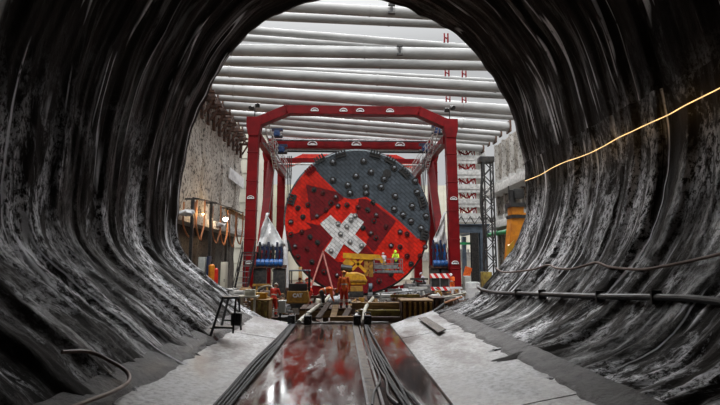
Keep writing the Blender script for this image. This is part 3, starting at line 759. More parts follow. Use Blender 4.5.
# orange drilling rig
def rig():
    Y = 31; X = lambda px: P(px, 220, Y).x
    Z = lambda py: P(512, py, Y).z
    r_ = thing('drilling_rig', (X(516), Y, PITZ), 'orange drilling rig with a black head by the right tunnel edge', 'drilling rig')
    b = MB(); b.prism([(X(505), Y-.4, Z(262)), (X(524), Y-.4, Z(262)), (X(524), Y-.4, Z(213)), (X(509.5), Y-.4, Z(219))], (0, .9, 0)); b.build('mast', 'orange', r_, bev=.03)
    b = MB(); b.box((X(515), Y, (Z(262)+PITZ)/2), (1.4, 1.2, Z(262)-PITZ), bevel=.05); b.build('base', 'dark', r_)
    b = MB(); b.prism([(X(500), Y-.5, Z(296)), (X(506), Y-.5, Z(296)), (X(511), Y-.5, Z(240)), (X(505), Y-.5, Z(246))], (0, .3, 0)); b.build('outrigger', 'yellow', r_, bev=.02)
    b = MB(); b.box((X(516), Y, Z(205.5)), (1.05, 1.1, .28)); b.box((X(516), Y, Z(217)), (.95, 1, .2)); b.build('collar_plates', 'black', r_)
    b = MB(); b.box((X(516), Y, Z(211)), (.8, .8, .55), bevel=.04); b.build('gearbox', 'orange', r_)
    b = MB(); b.box((X(518.5), Y, Z(194)), (.62, .7, .62), bevel=.05); b.box((X(512), Y, Z(197)), (.22, .3, .9)); b.cyl((X(510), Y, Z(200)), (X(510), Y, Z(186)), .05); b.cyl((X(515), Y, Z(203)), (X(515), Y, Z(190)), .1); b.build('drill_head', 'black', r_)
rig()
a, c = V((18.45, 60.5, 6.0)), V((18.45, 52, 6.0))
b = MB(); b.cyl(a, c, .27, seg=20)
for t in (.1, .5, .9): b.cyl(a+(c-a)*t, a+(c-a)*(t+.04), .33, seg=20); b.bar(a+(c-a)*t, a+(c-a)*t+V((1.4, 0, 0)), .12)
tag(b.build('green_pipe', 'green'), 'bright green pipe fixed along the right pit wall', 'pipe')
a, c = P(470, 244, 56), P(458, 245, 56)
b = MB(); b.box(P(466, 243.5, 60), (2.6, .3, .3)); tag(b.build('green_beam', 'green'), 'short green beam glimpsed below the blue-grey trestle', 'beam')
# red hanger frames attached under struts at the right
for i, (px, py, h, st, nm) in enumerate(((446, 38, 10, 5, 'topmost'), (447, 73, 7, 7, 'second'), (464, 74, 7, 7, 'third'), (448, 99, 6, 9, 'fourth'), (464, 100, 6, 9, 'fifth'))):
    Y = strutpt(px, py-6).y+2.0; p = P(px, py, Y); s_ = Y/F; b = MB()
    for dx in (-1.9, 1.9): b.box(p+V((dx*s_, 0, 0)), (.12, .12, h*s_))
    b.bar(p+V((-1.9*s_, 0, h*.1*s_)), p+V((1.9*s_, 0, -h*.1*s_)), .08)
    tag(b.build('hanger_frame', 'red'), 'small red hanger frame between the bracing pipes, %s from the top' % nm, 'hanger')

# pale blocks / concrete kerb seen between crane leg and mast
b = MB(); b.box((14.5, 70, 3.4), (9, .8, 1.2)); 
for k in range(8): b.box((10.6+k*1.1, 69.5, 4.2), (.3, .3, .5))
tag(b.build('concrete_parapet', 'pale'), 'pale concrete parapet with a row of stubs below the stair tower', 'parapet')
b = MB(); b.box((14.6, 70, (PITZ+2.8)/2), (9, .6, 2.8-PITZ)); tag(b.build('site_screen', 'cream'), 'pale screen wall standing below the concrete parapet', 'screen')

# ================================================================== HYDRAULIC PACKS AND TARPS
def hydra(px0, px1, py0, py1, Y, n, label, m1='blue'):
    a, c = P(px0, py1, Y), P(px1, py0, Y); w = c.x-a.x; h = c.z-a.z
    r_ = thing('hydraulic_jack', ((a.x+c.x)/2, Y, a.z), label, 'jack')
    for k in range(n):
        x = a.x+w*(k+.5)/n; b = MB()
        b.cyl((x, Y, a.z+.3), (x, Y, a.z+h*.55), w/n*.42, seg=16); b.cyl((x, Y, a.z+h*.5), (x, Y, c.z-.15*h*(k % 2)), w/n*.28, seg=14)
        b.cyl((x, Y, a.z+h*.5), (x, Y, a.z+h*.58), w/n*.47, seg=16); b.build('cylinder', ('navy' if k % 3 else 'black') if m1 == 'navy' else ('blue' if k % 2 else 'navy'), r_)
        b = MB(); b.tube([(x, Y-.2, a.z+h*.9), (x+.2, Y-.5, a.z+h*.6), (x-.1, Y-.45, a.z+h*.3), (x+.1, Y-.4, a.z-.3)], .035, 6); b.build('hose', 'black', r_)
        b = MB(); b.cyl((x-w/n*.42, Y-.45, a.z+.42), (x+w/n*.42, Y-.45, a.z+.42), .3, seg=16); b.cyl((x-w/n*.12, Y-.45, a.z+.42), (x+w/n*.12, Y-.45, a.z+.42), .34, seg=16); b.build('valve_block', 'blue', r_)
    b = MB(); b.box(((a.x+c.x)/2, Y, a.z+.12), (w+.4, 1.2, .24)); b.build('base_frame', 'rust', r_)
    b = MB(); b.box(((a.x+c.x)/2, Y+.4, c.z-h*.25), (w*.9, .4, .3)); b.build('cross_frame', 'navy', r_)
    # stand down to the floor
    for x in (a.x+.3, c.x-.3):
        b = MB(); b.box((x, Y+.1, (a.z+PITZ)/2), (.3, .3, a.z-PITZ)); b.box((x, Y-.1, (a.z+PITZ)/2), (1.0, .7, (a.z-PITZ)*.98), bevel=.03); b.build('support_post', 'dark', r_)
hydra(257, 284, 242, 268, 42.2-1.8, 6, 'blue hydraulic jack cluster beside the left crane leg', 'navy')
hydra(432, 446, 240, 268, 45, 4, 'blue hydraulic jack cluster beside the right crane leg')
def tarp(pts, Y, label):
    b = MB(); A = [P(x, y, Y+dy) for x, y, dy in pts]   # top, left bottom, right bottom
    rows = []; n = 10
    for i in range(n+1):
        t = i/n; l = A[0].lerp(A[1], t); r = A[0].lerp(A[2], t); row = []
        for j in range(n+1):
            u = j/n; p = l.lerp(r, u); p = p+V((0, .35*t*math.sin(u*PI*3)+.25*math.sin(u*9+i), -.12*math.sin(u*PI)*t)); row.append(p)
        rows.append(row)
    rows[0] = [A[0]+V((.03*k, 0, 0)) for k in range(n+1)]
    b.sheet(rows); o = b.build('tarpaulin', 'white'); md = o.modifiers.new('solid', 'SOLIDIFY'); md.thickness = .03
    tag(o, label, 'tarpaulin')
tarp([(266, 213, 0), (257, 246, -.5), (286, 246, .2)], 41.0, 'white tarpaulin peaked above the left blue jacks')
tarp([(444, 212, 0), (432, 244, 0), (447, 246, .2)], 45.3, 'white tarpaulin peaked above the right blue jacks')
# white sling rod left of cutterhead
b = MB(); b.cyl(P(284.5, 243, 43.5), P(286, 290, 43.5), .28, seg=14); b.cyl(P(284.5, 225, 43.5), P(284.5, 244, 43.5), .02, .26, seg=14); tag(b.build('white_column', 'white'), 'slim white pointed column beside the cutterhead lower left edge', 'column')

# ================================================================== LEFT WALL KIT
def rackframe():
    zf = lambda px, py, Y: P(px, py, Y)
    # hose rack: posts + rail at increasing depth along the wall
    pl = [(193, 199, 37.0), (211.5, 203, 41.5), (227.5, 208, 47.0)]
    tops = []
    for i, (px, py, Y) in enumerate(pl):
        p = P(px, py, Y); b = MB(); b.box((p.x, Y, (p.z+PITZ)/2), (.22, .22, p.z-PITZ)); b.box((p.x, Y, PITZ+.05), (.5, .5, .1)); b.bar((p.x-.6, Y, p.z), (p.x+.5, Y, p.z), .12)
        tag(b.build('hose_post', 'dark'), ('dark steel post of the hose rack on the left, nearest the tunnel edge', 'dark steel post in the middle of the left hose rack', 'dark steel post of the left hose rack nearest the crane leg')[i], 'post'); tops.append(p)
    b = MB(); b.bar(tops[0]+V((0, 0, .1)), tops[1]+V((0, 0, .1)), .1); b.bar(tops[1]+V((0, 0, .1)), tops[2]+V((0, 0, .1)), .1); b.bar(tops[2]+V((0, 0, .1)), P(243, 213, 52), .1)
    tag(b.build('rack_rail', 'dark'), 'thin dark rail linking the tops of the hose rack posts', 'rail')
    # hanging hose loops
    L = [(189, 198, 200, 238, 37), (201, 208, 199, 241, 39.5), (215, 221, 222, 244, 42.5), (222, 227, 222, 247, 45), (230, 234, 215, 246, 48), (236, 242, 214, 240, 50)]
    L = [(184, 195, 202, 237, 36.5), (197, 205, 200, 240, 38.5), (213, 221, 206, 243, 43), (221, 228, 210, 245, 45.5), (230, 236, 212, 247, 48.5), (237, 243, 212, 244, 50.5)]
    nm = ['nearest the tunnel edge', 'second from the tunnel edge', 'third from the tunnel edge', 'fourth from the tunnel edge', 'fifth from the tunnel edge', 'nearest the red crane leg']
    for i, (xa, xb, yt, yb, Y) in enumerate(L):
        a, c, m = P(xa, yt, Y), P(xb, yt, Y+1.2), P((xa+xb)/2, yb, Y+.6)
        pts = [a, a.lerp(V((a.x, a.y, m.z)), .6), V((a.x*.85+m.x*.15, m.y, m.z+.35)), m, V((c.x*.85+m.x*.15, m.y, m.z+.35)), c.lerp(V((c.x, c.y, m.z)), .6), c]
        b = MB(); b.tube(pts, .07, 8); tag(b.build('hanging_hose', 'copper'), 'copper coloured hose hanging in a loop from the rack, '+nm[i], 'hose')
rackframe()
# work lamps on the rack (they glow in the photograph)
for (px, py, Y, r, lab) in ((225.5, 219, 45.8, .22, 'glowing warm work lamp on the left hose rack'), (203, 214, 39, .1, 'small warm lamp between the nearer hose loops')):
    p = P(px, py, Y); r_ = thing('work_lamp', p-V((0, 0, r)), lab, 'lamp')
    b = MB(); b.ball(p, r, 14); b.build('bulb', 'lampwhite' if r > .15 else 'glow', r_)
    b = MB(); b.cyl(p+V((0, .02, r*.6)), p+V((0, .02, r*1.5)), r*1.1, r*.4); b.bar(p+V((0, 0, r*1.4)), p+V((-.5, .3, r*1.8)), .05); b.build('lamp_hood', 'dark', r_)
    l = bpy.data.lights.new('lamp_light', 'POINT'); l.energy = 260 if r > .15 else 60; l.color = (1, .68, .35); l.shadow_soft_size = .3
    lo = bpy.data.objects.new('lamp_light', l); COL.objects.link(lo); lo.location = p+V((0, -.6, 0))
# lit warm trough beyond the lamp
b = MB(); b.bar(P(226, 208, 47.5), P(244, 217, 54), .5, .12); b.bar(P(226, 210, 47.3), P(244, 219, 53.8), .1, .3); tag(b.build('cable_tray', 'ochre'), 'ochre cable tray running towards the left crane leg', 'cable tray')
# stuff bundles on ledge: sacks
for (px, py, Y, s_, lab) in ((186.5, 213, 36, .36, 'white sack lying on the left ledge nearest the tunnel edge'), (220, 225, 44, .28, 'white sack on the left ledge under the glowing lamp')):
    p = P(px, py, Y); b = MB(); b.ball(p, s_, 16, (1.5, 1.3, .75))
    for v in b.bm.verts: v.co += V((1, .6, 1))*.28*NZ.noise(v.co*2.6)
    tag(b.build('sack', 'white'), lab, 'sack')
# cabinets
def cab(px0, px1, py0, py1, Y, m, name, label, cat, dark=True):
    a, c = P(px0, py1, Y), P(px1, py0, Y); r_ = thing(name, ((a.x+c.x)/2, Y, PITZ), label, cat)
    z0 = PITZ+.1; w = c.x-a.x; b = MB(); b.box(((a.x+c.x)/2, Y+.4, (z0+c.z)/2), (w, .8, c.z-z0), bevel=.03); b.build('housing', m, r_)
    b = MB(); b.box(((a.x+c.x)/2, Y-.02, (z0+c.z)/2), (w*.86, .05, (c.z-z0)*.9), bevel=.01); d = b.build('door', m, r_)
    b = MB(); b.box((a.x+w*.8, Y-.07, (z0+c.z)/2), (.05, .05, .25)); b.build('handle', 'dark', d)
    b = MB(); b.box(((a.x+c.x)/2, Y+.4, PITZ+.05), (w*.9, .7, .1)); b.build('plinth', 'dark', r_)
cab(197.5, 205, 257, 279, 38, 'boxgrey', 'electrical_cabinet', 'light grey electrical cabinet at the left beside the tunnel edge', 'cabinet')
cab(206, 209, 256, 282, 38.2, 'navy', 'electrical_cabinet', 'narrow dark cabinet between the grey cabinet and red cylinders', 'cabinet')
def gascyl(px, Y, h, m, label):
    p = P(px, 280, Y); r_ = thing('gas_cylinder', (p.x, Y, PITZ), label, 'gas cylinder')
    b = MB(); b.cyl((p.x, Y, PITZ), (p.x, Y, PITZ+h), .24, seg=18); b.ball((p.x, Y, PITZ+h), .24, 16, (1, 1, .8)); b.build('bottle', m, r_)
    b = MB(); b.cyl((p.x, Y, PITZ+h+.15), (p.x, Y, PITZ+h+.38), .06); b.build('valve', 'dark', r_)
gascyl(211.3, 38, 2.8, 'orange', 'orange gas cylinder standing right of the dark cabinet')
gascyl(214.8, 38.2, 2.5, 'bright_red', 'red gas cylinder standing beside the orange one')
cab(220, 226, 262, 285, 41, 'cream', 'site_locker', 'cream locker standing left of the black site stairs', 'locker')
# stairs
def stairs():
    Y = 37.8; a, c = P(233, 276, Y), P(244, 252, Y); r_ = thing('site_stairs', ((a.x+c.x)/2, Y, PITZ), 'steep dark steel stairs standing left of the red crane leg', 'stairs')
    w = 1.0; x0, x1 = a.x, c.x; n = 9
    for k in range(n):
        t = (k+.5)/n; b = MB(); b.box((x0+(x1-x0)*t*.5+.45, Y+t*1.6, PITZ+(c.z-PITZ)*t), (w, .28, .05)); b.build('tread', 'steel', r_)
    for sx in (0, 1):
        b = MB(); b.bar((x0+sx*w-.05, Y, PITZ), (x0+(x1-x0)*.5+sx*w-.05, Y+1.6, c.z), .06, .25)
        b.build('stringer', 'black', r_)
        b = MB(); b.bar((x0+sx*w-.05, Y, PITZ+.9), (x0+(x1-x0)*.5+sx*w-.05, Y+1.6, c.z+.9), .05)
        for t in (0.03, .5, .97): b.bar((x0+(x1-x0)*.5*t+sx*w-.05, Y+1.6*t, PITZ+(c.z-PITZ)*t), (x0+(x1-x0)*.5*t+sx*w-.05, Y+1.6*t, PITZ+(c.z-PITZ)*t+.9), .05)
        b.build('handrail', 'black', r_)
    b = MB(); b.box((x0+(x1-x0)*.5+.45, Y+2.3, c.z), (1.2, 1.2, .08)); b.build('landing', 'dark', r_)
    for sx in (-.5, .5):
        b = MB(); b.box((x0+(x1-x0)*.5+.45+sx, Y+2.7, (c.z+PITZ)/2), (.1, .1, c.z-PITZ)); b.build('landing_post', 'dark', r_)
stairs()
# sign panel on left wall far
p = [P(229, 167, 54), P(243, 178, 60), P(243, 189, 60), P(228, 178, 54)]
b = MB(); b.prism(p, (.1, 0, 0)); tag(b.build('wall_sheet', 'white'), 'slanted white sheet hung at the far end of the left wall', 'sheet')

# ================================================================== PEOPLE
def person(base, yaw, label, jacket='hivis_orange', trousers='hivis_orange', helmet='hose_white', pose='stand', sc=1.0):
    base = V(base)
    R = Matrix.Rotation(yaw, 4, 'Z')
    lean = {'stand': .08, 'bend': 1.35, 'work': .35, 'sit': .1, 'reach': .15}[pose]
    pel = V((0, 0, .93))
    Lm = Matrix.Translation(pel) @ Matrix.Rotation(-lean, 4, 'X') @ Matrix.Translation(-pel)
    up = lambda x, y, z: Lm @ V((x, y, z))
    nk, ch, sp, hd = up(0, -.01, 1.47), up(0, 0, 1.32), up(0, 0, 1.12), up(0, .03, 1.62)
    if pose == 'bend': hd = up(0, .08, 1.6)
    arms = []; legs = []
    for s_ in (-1, 1):
        sh = up(s_*.185, 0, 1.41)
        if pose == 'bend': el = sh+V((s_*.04, .02, -.3)); wr = el+V((-s_*.04, .1, -.24))
        elif pose == 'work': el = sh+V((s_*.07, .1, -.26)); wr = el+V((-s_*.1, .24, .02))
        elif pose == 'sit': el = sh+V((s_*.06, .05, -.28)); wr = el+V((-s_*.04, .26, .03))
        elif pose == 'reach' and s_ > 0: el = sh+V((.08, .16, -.2)); wr = el+V((0, .22, .1))
        else: el = sh+V((s_*.09, -.03, -.29)); wr = el+V((s_*.0, .08, -.25))
        arms.append((sh, el, wr))
        hip = V((s_*.095, 0, .9))
        if pose == 'sit': kn = V((s_*.13, .42, .92)); an = V((s_*.13, .46, .5))
        elif pose == 'bend': kn = V((s_*.15, .09, .5)); an = V((s_*.17, -.02+.08*s_, .09))
        else: kn = V((s_*.12, .03+.03*s_, .5)); an = V((s_*.145, -.03+.05*s_, .09))
        legs.append((hip, kn, an))
    r_ = thing('person', base, label, 'person')
    def fin(mb, name, m, lab=None, parent=None):
        for v in mb.bm.verts: v.co = (R @ V(v.co))*sc
        o = mb.build(name, m, parent or r_, smooth=60, local=True); tag(o, lab); return o
    # body: one continuous surface
    b = MB(); b.capsule(pel, sp, .125, .115); b.capsule(sp, ch, .115, .13); b.capsule(ch, nk, .12, .055); b.capsule(nk, hd, .052, .055)
    hf = (hd-nk).normalized(); fwd = V((0, 1, 0)) if abs(hf.y) < .7 else V((0, .5, -.85)).normalized()
    fwd = (fwd-hf*fwd.dot(hf)).normalized(); rt = fwd.cross(hf)
    HM = Matrix((rt, fwd, hf)).transposed().to_4x4()
    b.ball(hd+hf*.03, .1, 20, (.78, .95, 1.15), HM); b.ball(hd-hf*.045+fwd*.03, .06, 12)
    b.capsule(hd+fwd*.092+hf*.02, hd+fwd*.112-hf*.012, .009, .014, 8)
    b.capsule(hd+fwd*.085-hf*.05-rt*.018, hd+fwd*.085-hf*.05+rt*.018, .012, .012, 8)
    for s_ in (-1, 1): b.ball(hd+rt*s_*.079, .026, 10, (.5, .8, 1.2), HM)
    for (sh, el, wr) in arms:
        b.capsule(nk.lerp(ch, .4), sh, .07, .062); b.capsule(sh, el, .055, .042); b.capsule(el, wr, .042, .027)
        d = (wr-el).normalized(); sd = V((1, 0, 0)); sd = (sd-d*sd.dot(d)).normalized(); up_ = d.cross(sd)
        pm = wr+d*.085; b.capsule(wr, pm, .027, .034)
        b.ball(wr+d*.06, .04, 12, (1, .5, 1.1), Matrix((sd, up_, d)).transposed().to_4x4())
        for q, L in enumerate((.065, .078, .072, .056)):
            k0 = pm+sd*(-.032+q*.021)-d*.01; k1 = k0+d*L*.55+up_*.008; k2 = k1+d*L*.45+up_*.028
            b.capsule(k0, k1, .0095, .009, 8); b.capsule(k1, k2, .009, .0075, 8)
        sgn = -1 if wr.x > 0 else 1
        t0 = wr+d*.03+sd*.03*sgn; t1 = t0+d*.035+sd*.028*sgn+up_*.012; t2 = t1+d*.032+up_*.012
        b.capsule(t0, t1, .012, .0105, 8); b.capsule(t1, t2, .0105, .009, 8)
    for (hip, kn, an) in legs:
        b.capsule(pel, hip, .11, .09); b.capsule(hip, kn, .085, .055); b.capsule(kn, an, .052, .036); b.capsule(an, an+V((0, .14, -.045)), .036, .03)
    fin(remesh(b, .011, 2), 'body', 'skin')
    eb = MB()
    for s_ in (-1, 1): eb.ball(hd+fwd*.088+hf*.022+rt*s_*.03, .011, 8)
    fin(eb, 'eyes', 'black')
    # hair rim below helmet
    b = MB(); b.ball(hd+hf*.035-fwd*.012, .104, 16, (.8, .95, 1.08), HM)
    geo = [v for v in b.bm.verts if (v.co-hd).dot(fwd) > .045 or (v.co-hd).dot(hf) < -.03]
    bmesh.ops.delete(b.bm, geom=geo, context='VERTS'); fin(b, 'hair', 'boot')
    # jacket
    b = MB(); b.capsule(pel+V((0, 0, -.02)), sp, .155, .145); b.capsule(sp, ch, .145, .16); b.capsule(ch, nk-hf*.05, .14, .075)
    for (sh, el, wr) in arms:
        b.capsule(nk.lerp(ch, .45), sh, .085, .085); b.capsule(sh, el, .078, .062); b.capsule(el, el.lerp(wr, .93), .062, .048)
    fin(remesh(b, .02, 2), 'jacket', jacket)
    b = MB()
    for (hip, kn, an) in legs:
        b.capsule(pel+V((0, 0, -.03)), hip, .14, .12); b.capsule(hip, kn, .115, .085); b.capsule(kn, an.lerp(kn, .12), .085, .075)
    fin(remesh(b, .02, 2), 'trousers', trousers)
    for (hip, kn, an) in legs:
        b = MB(); b.capsule(an+V((0, 0, .1)), an, .062, .058); b.capsule(an+V((0, -.02, -.03)), an+V((0, .15, -.035)), .055, .05); b.box(an+V((0, .06, -.077)), (.1, .27, .03), bevel=.01)
        fin(b, 'boot', 'boot')
        for t in (.35, .55):
            q = kn.lerp(an, t); d = (an-kn).normalized(); b = MB(); b.cyl(q-d*.025, q+d*.025, .092-.01*t, seg=18); fin(b, 'reflective_band', 'reflect', 'pale reflective band on the leg')
    q = sp; d = (ch-sp).normalized(); b = MB(); b.cyl(q-d*.03, q+d*.03, .16, seg=24); fin(b, 'reflective_band', 'reflect', 'pale reflective band round the waist')
    b = MB(); b.ball(hd+hf*.06, .125, 20, (.9, 1.08, .92), HM)
    geo = [v for v in b.bm.verts if (v.co-hd).dot(hf) < .052]
    bmesh.ops.delete(b.bm, geom=geo, context='VERTS')
    b.cyl(hd+hf*.05, hd+hf*.062, .128, seg=24); b.box(hd+hf*.05+fwd*.13, (.13, .09, .014), HM, .005)
    b.bar(hd+hf*.172-fwd*.07, hd+hf*.172+fwd*.07, .03, .02)
    fin(b, 'helmet', helmet)
    return r_
BL = [
 (P(344, 307.5, 24), .05, 'person in orange work clothes standing with back to the camera, centre', 'hivis_orange', 'hivis_red', 'orange', 'stand', 1.0),
 (P(321.5, 310.5, 24.3), -1.55, 'person in orange bent far forward over the timbers', 'hivis_orange', 'boot', 'orange', 'bend', 1.0),
 (P(273, 316.5, 26), -.3, 'person in red and white banded overalls standing beside the tan sheet box', 'hivis_red', 'hivis_red', 'hose_white', 'work', 1.0),
 (P(310, 305, 31.8), .9, 'person in orange-red standing right of the small excavator', 'hivis_red', 'hivis_red', 'bright_red', 'work', 1.0),
 (P(282, 288, 42.6), .4, 'person in pale shirt standing below the left blue jacks', 'workpale', 'boot', 'white', 'stand', 1.05),
 (P(425, 294, 41.5), 1.2, 'person in pale lilac jacket standing left of the striped barrier', 'workpale', 'boot', 'workpale', 'work', 1.05),
 (P(452.5, 294, 40.0), 2.6, 'person in orange standing at the foot of the right crane leg', 'hivis_orange', 'hivis_orange', 'white', 'work', .98)]
PE = []
for (p, yaw, lab, j, t, h, pose, sc) in BL:
    PE.append(person(p, yaw, lab, j, t, h, pose, sc))

# ================================================================== SMALL EXCAVATOR
def text_mesh(txt, size, depth):
    cu = bpy.data.curves.new('t', 'FONT'); cu.body = txt; cu.size = size; cu.extrude = depth; cu.offset = size*.045; cu.space_character = .92; cu.align_x = 'CENTER'; cu.align_y = 'CENTER'
    o = bpy.data.objects.new('t', cu); COL.objects.link(o); dg = bpy.context.evaluated_depsgraph_get(); dg.update()
    me = bpy.data.meshes.new_from_object(o.evaluated_get(dg)); bpy.data.objects.remove(o)
    b = MB(); b.bm.from_mesh(me); bpy.data.meshes.remove(me); return b
def excavator():
    Y = 29; s_ = Y/F; c = P(297.5, 300, Y); gx = c.x; r_ = thing('mini_excavator', (gx, Y, PITZ), 'small tan excavator seen from behind with open cab', 'excavator')
    # tracks
    for sx in (-1, 1):
        b = MB(); x = gx+sx*.52; n = 20; pts = []
        for k in range(n): 
            a = 2*PI*k/n; pts.append(V((x-.17, Y+.5+(.62 if math.cos(a) > 0 else -.62)+.27*math.cos(a), PITZ+.29+.29*math.sin(a))))
        b.prism(pts, (.34, 0, 0)); b.build('track', 'black', r_, bev=.01)
    z1 = P(0, 305.5, Y).z; z2 = P(0, 291.5, Y).z
    b = MB(); b.box((gx, Y+.5, PITZ+.55), (.8, 1.2, .35)); b.build('undercarriage', 'dark', r_)
    b = MB(); w = .64
    pts = [V((gx-w, Y, z1+.05)), V((gx+w, Y, z1+.05)), V((gx+w+.03, Y, z1+.3)), V((gx+w-.03, Y, z2)), V((gx-w+.03, Y, z2)), V((gx-w-.03, Y, z1+.3))]
    b.prism(pts, (0, .75, 0)); o = b.build('counterweight', 'ochre', r_, bev=.05)
    t = text_mesh('CAT', .3, .012)
    for v in t.bm.verts: v.co = Matrix.Translation((gx+.0, Y-.02, (z1+z2)/2+.12)) @ Matrix.Rotation(PI/2, 4, 'X') @ v.co
    tag(t.build('lettering', 'white', o), 'bold white letters CAT')
    b = MB(); b.box((gx, Y+.35, z2+.2), (1.1, .7, .42), bevel=.06); b.build('engine_cover', 'black', r_)
    zt = P(0, 271, Y).z
    b = MB(); b.box((gx+.05, Y+.95, zt), (1.25, 1.3, .07), bevel=.02); b.build('cab_roof', 'bluegrey', r_)
    for (dx, dy) in ((-.52, .4), (.62, .4), (-.52, 1.5), (.62, 1.5)):
        b = MB(); b.bar((gx+dx, Y+dy, z2-.1), (gx+dx, Y+dy, zt), .07); b.build('cab_post', 'black', r_)
    b = MB(); b.box((gx, Y+1, z2+.1), (.5, .15, .5), bevel=.04); b.box((gx, Y+1.2, z2-.12), (.5, .5, .12), bevel=.04); b.build('seat', 'black', r_)
    b = MB(); b.box((gx, Y+1, z1+.15), (1.25, 1.5, .2)); b.build('deck', 'ochre', r_)
    b = MB(); b.bar((gx, Y+1.8, z1+.4), (gx-.1, Y+2.7, z2+1.3), .22, .3); b.bar((gx-.1, Y+2.7, z2+1.3), (gx-.1, Y+3.7, z2+.3), .18, .24); b.build('boom', 'ochre', r_)
    b = MB(); b.prism([V((gx-.35, Y+3.6, z2+.3)), V((gx-.35, Y+3.9, z2+.4)), V((gx-.35, Y+4.1, z2-.1)), V((gx-.35, Y+3.5, z2-.35))], (.5, 0, 0)); b.build('bucket', 'dark', r_)
    person((gx+.02, Y+1.02, z2-.98), 0, 'person in red overalls seated in the small excavator cab', 'hivis_red', 'hivis_red', 'bright_red', 'sit', .97)
excavator()

# ================================================================== YELLOW LIFT WITH BASKET
def lift():
    Y = 38; Q = lambda px, py, dy=0: P(px, py, Y+dy)
    c = Q(356, 285); r_ = thing('boom_lift', (c.x, Y, PITZ), 'yellow boom lift parked before the cutterhead with a raised grey basket', 'boom lift')
    a, d = Q(345.5, 287), Q(367, 272)
    b = MB(); pts = [(343, 285), (366, 285), (367.5, 281), (364.5, 275), (358, 272.5), (344, 272.5), (342, 278)]
    b.prism([Q(x, y, -.6) for x, y in pts], (0, 1.9, 0)); b.build('body', 'yellow', r_, bev=.08)
    b = MB(); b.box(Q(356, 280.5, -.66), (1.75, .1, .12)); b.build('body_stripe', 'ochre', r_)
    b = MB(); b.box(Q(356, 293.5), (1.1, 1.7, .5), bevel=.03); b.build('chassis', 'dark', r_)
    b = MB(); b.box(Q(355, 288.5, -.2), (1.15, 1.3, .42), bevel=.03); b.build('step_box', 'ochre', r_)
    for (px, dy) in ((347, -.4), (370, -.4), (347, 1.3), (370, 1.3)):
        p = Q(px, 290, dy); p.z = PITZ+.5; b = MB(); b.cyl(p-V((.18, 0, 0)), p+V((.18, 0, 0)), .5, seg=24); b.cyl(p-V((.2, 0, 0)), p+V((.2, 0, 0)), .22, seg=16); b.build('wheel', 'black', r_)
    p = Q(370, 287, -.6); b = MB(); b.cyl(p-V((.1, 0, 0)), p+V((.16, 0, 0)), .3, seg=18); b.build('hose_reel', 'bluegrey', r_)
    b = MB(); b.cyl(Q(341, 267.5), Q(352, 268.5), .24, seg=20); b.cyl(Q(342, 267.5), Q(343, 267.6), .27, seg=20); b.build('exhaust_drum', 'dark', r_)
    b = MB(); b.bar(Q(350, 273, .3), Q(346, 265, .3), .2); b.build('drum_bracket', 'dark', r_)
    # tower frame and arm
    b = MB(); b.bar(Q(366, 276, .4), Q(366, 257, .4), .3); b.bar(Q(371, 277, .4), Q(371, 256, .4), .3); b.build('turret', 'ochre', r_)
    b = MB()
    for k in range(4): b.bar(Q(366, 274-k*4, .3), Q(371, 271-k*4, .3), .14)
    b.build('turret_lattice', 'ochre', r_)
    b = MB(); b.bar(Q(343, 255.5, .3), Q(380, 257.5, .3), .35, .42); b.bar(Q(345, 260, .3), Q(352, 266, .3), .25, .6); b.bar(Q(352, 258, .3), Q(366, 272, .3), .22); b.bar(Q(364, 258, .3), Q(352, 270, .3), .22); b.build('arm', 'yellow', r_)
    b = MB(); b.bar(Q(380, 257, .3), Q(388, 272, .2), .24, .3); b.build('jib', 'yellow', r_)
    b = MB(); b.box(Q(388, 272.5, .4), (2.4, 1.3, .12)); b.build('basket_floor', 'steel', r_)
    fl = Q(388, 272.5).z; x0, x1 = Q(374, 272).x, Q(402, 272).x; k = .4
    b = MB(); b.box(((x0+x1)/2, Y+.4, fl-.02), (x1-x0, 1.3, .1))
    for z in (.35, .7, 1.05):
        for dy in (-.25, 1.05): b.bar((x0, Y+dy, fl+z), (x1, Y+dy, fl+z), .06)
        for x in (x0, x1): b.bar((x, Y-.25, fl+z), (x, Y+1.05, fl+z), .06)
    for x in (x0, x0+.75, x1-.75, x1):
        for dy in (-.25, 1.05): b.bar((x, Y+dy, fl), (x, Y+dy, fl+1.05), .06)
    b.build('basket_rail', 'steel', r_)
    b = MB(); b.box(((x0+x1)/2-.15, Y-.3, fl+.45), ((x1-x0)*.82, .04, .34)); b.box(((x0+x1)/2+.1, Y-.3, fl+.08), ((x1-x0)*.9, .05, .2)); b.build('basket_panel', 'steel', r_)
    person((Q(397, 272).x, Y+.45, fl+.05), 2.8, 'person in bright yellow high-visibility jacket on the lift basket', 'hivis_yellow', 'boot', 'hivis_yellow', 'work', .98)
    person((Q(385, 272).x, Y+.5, fl+.08), .3, 'person in pale clothes and white helmet on the lift basket', 'workpale', 'boot', 'white', 'work', .86)
lift()
# sling lines (pale pink ropes in an inverted V)
for (x1, y1, lab) in ((308.5, 293, 'pale pink sling rope slanting down to the left'), (334, 293, 'pale pink sling rope slanting down to the right')):
    b = MB(); b.cyl(P(323, 252, 45.75), P(x1, y1+1.5, 45.3), .085, seg=8); b.ball(P(323, 252, 45.75), .12, 8); tag(b.build('sling_rope', mat('pink_rope', (.6, .25, .22), (.45, .15, .13), .7)), lab, 'rope')

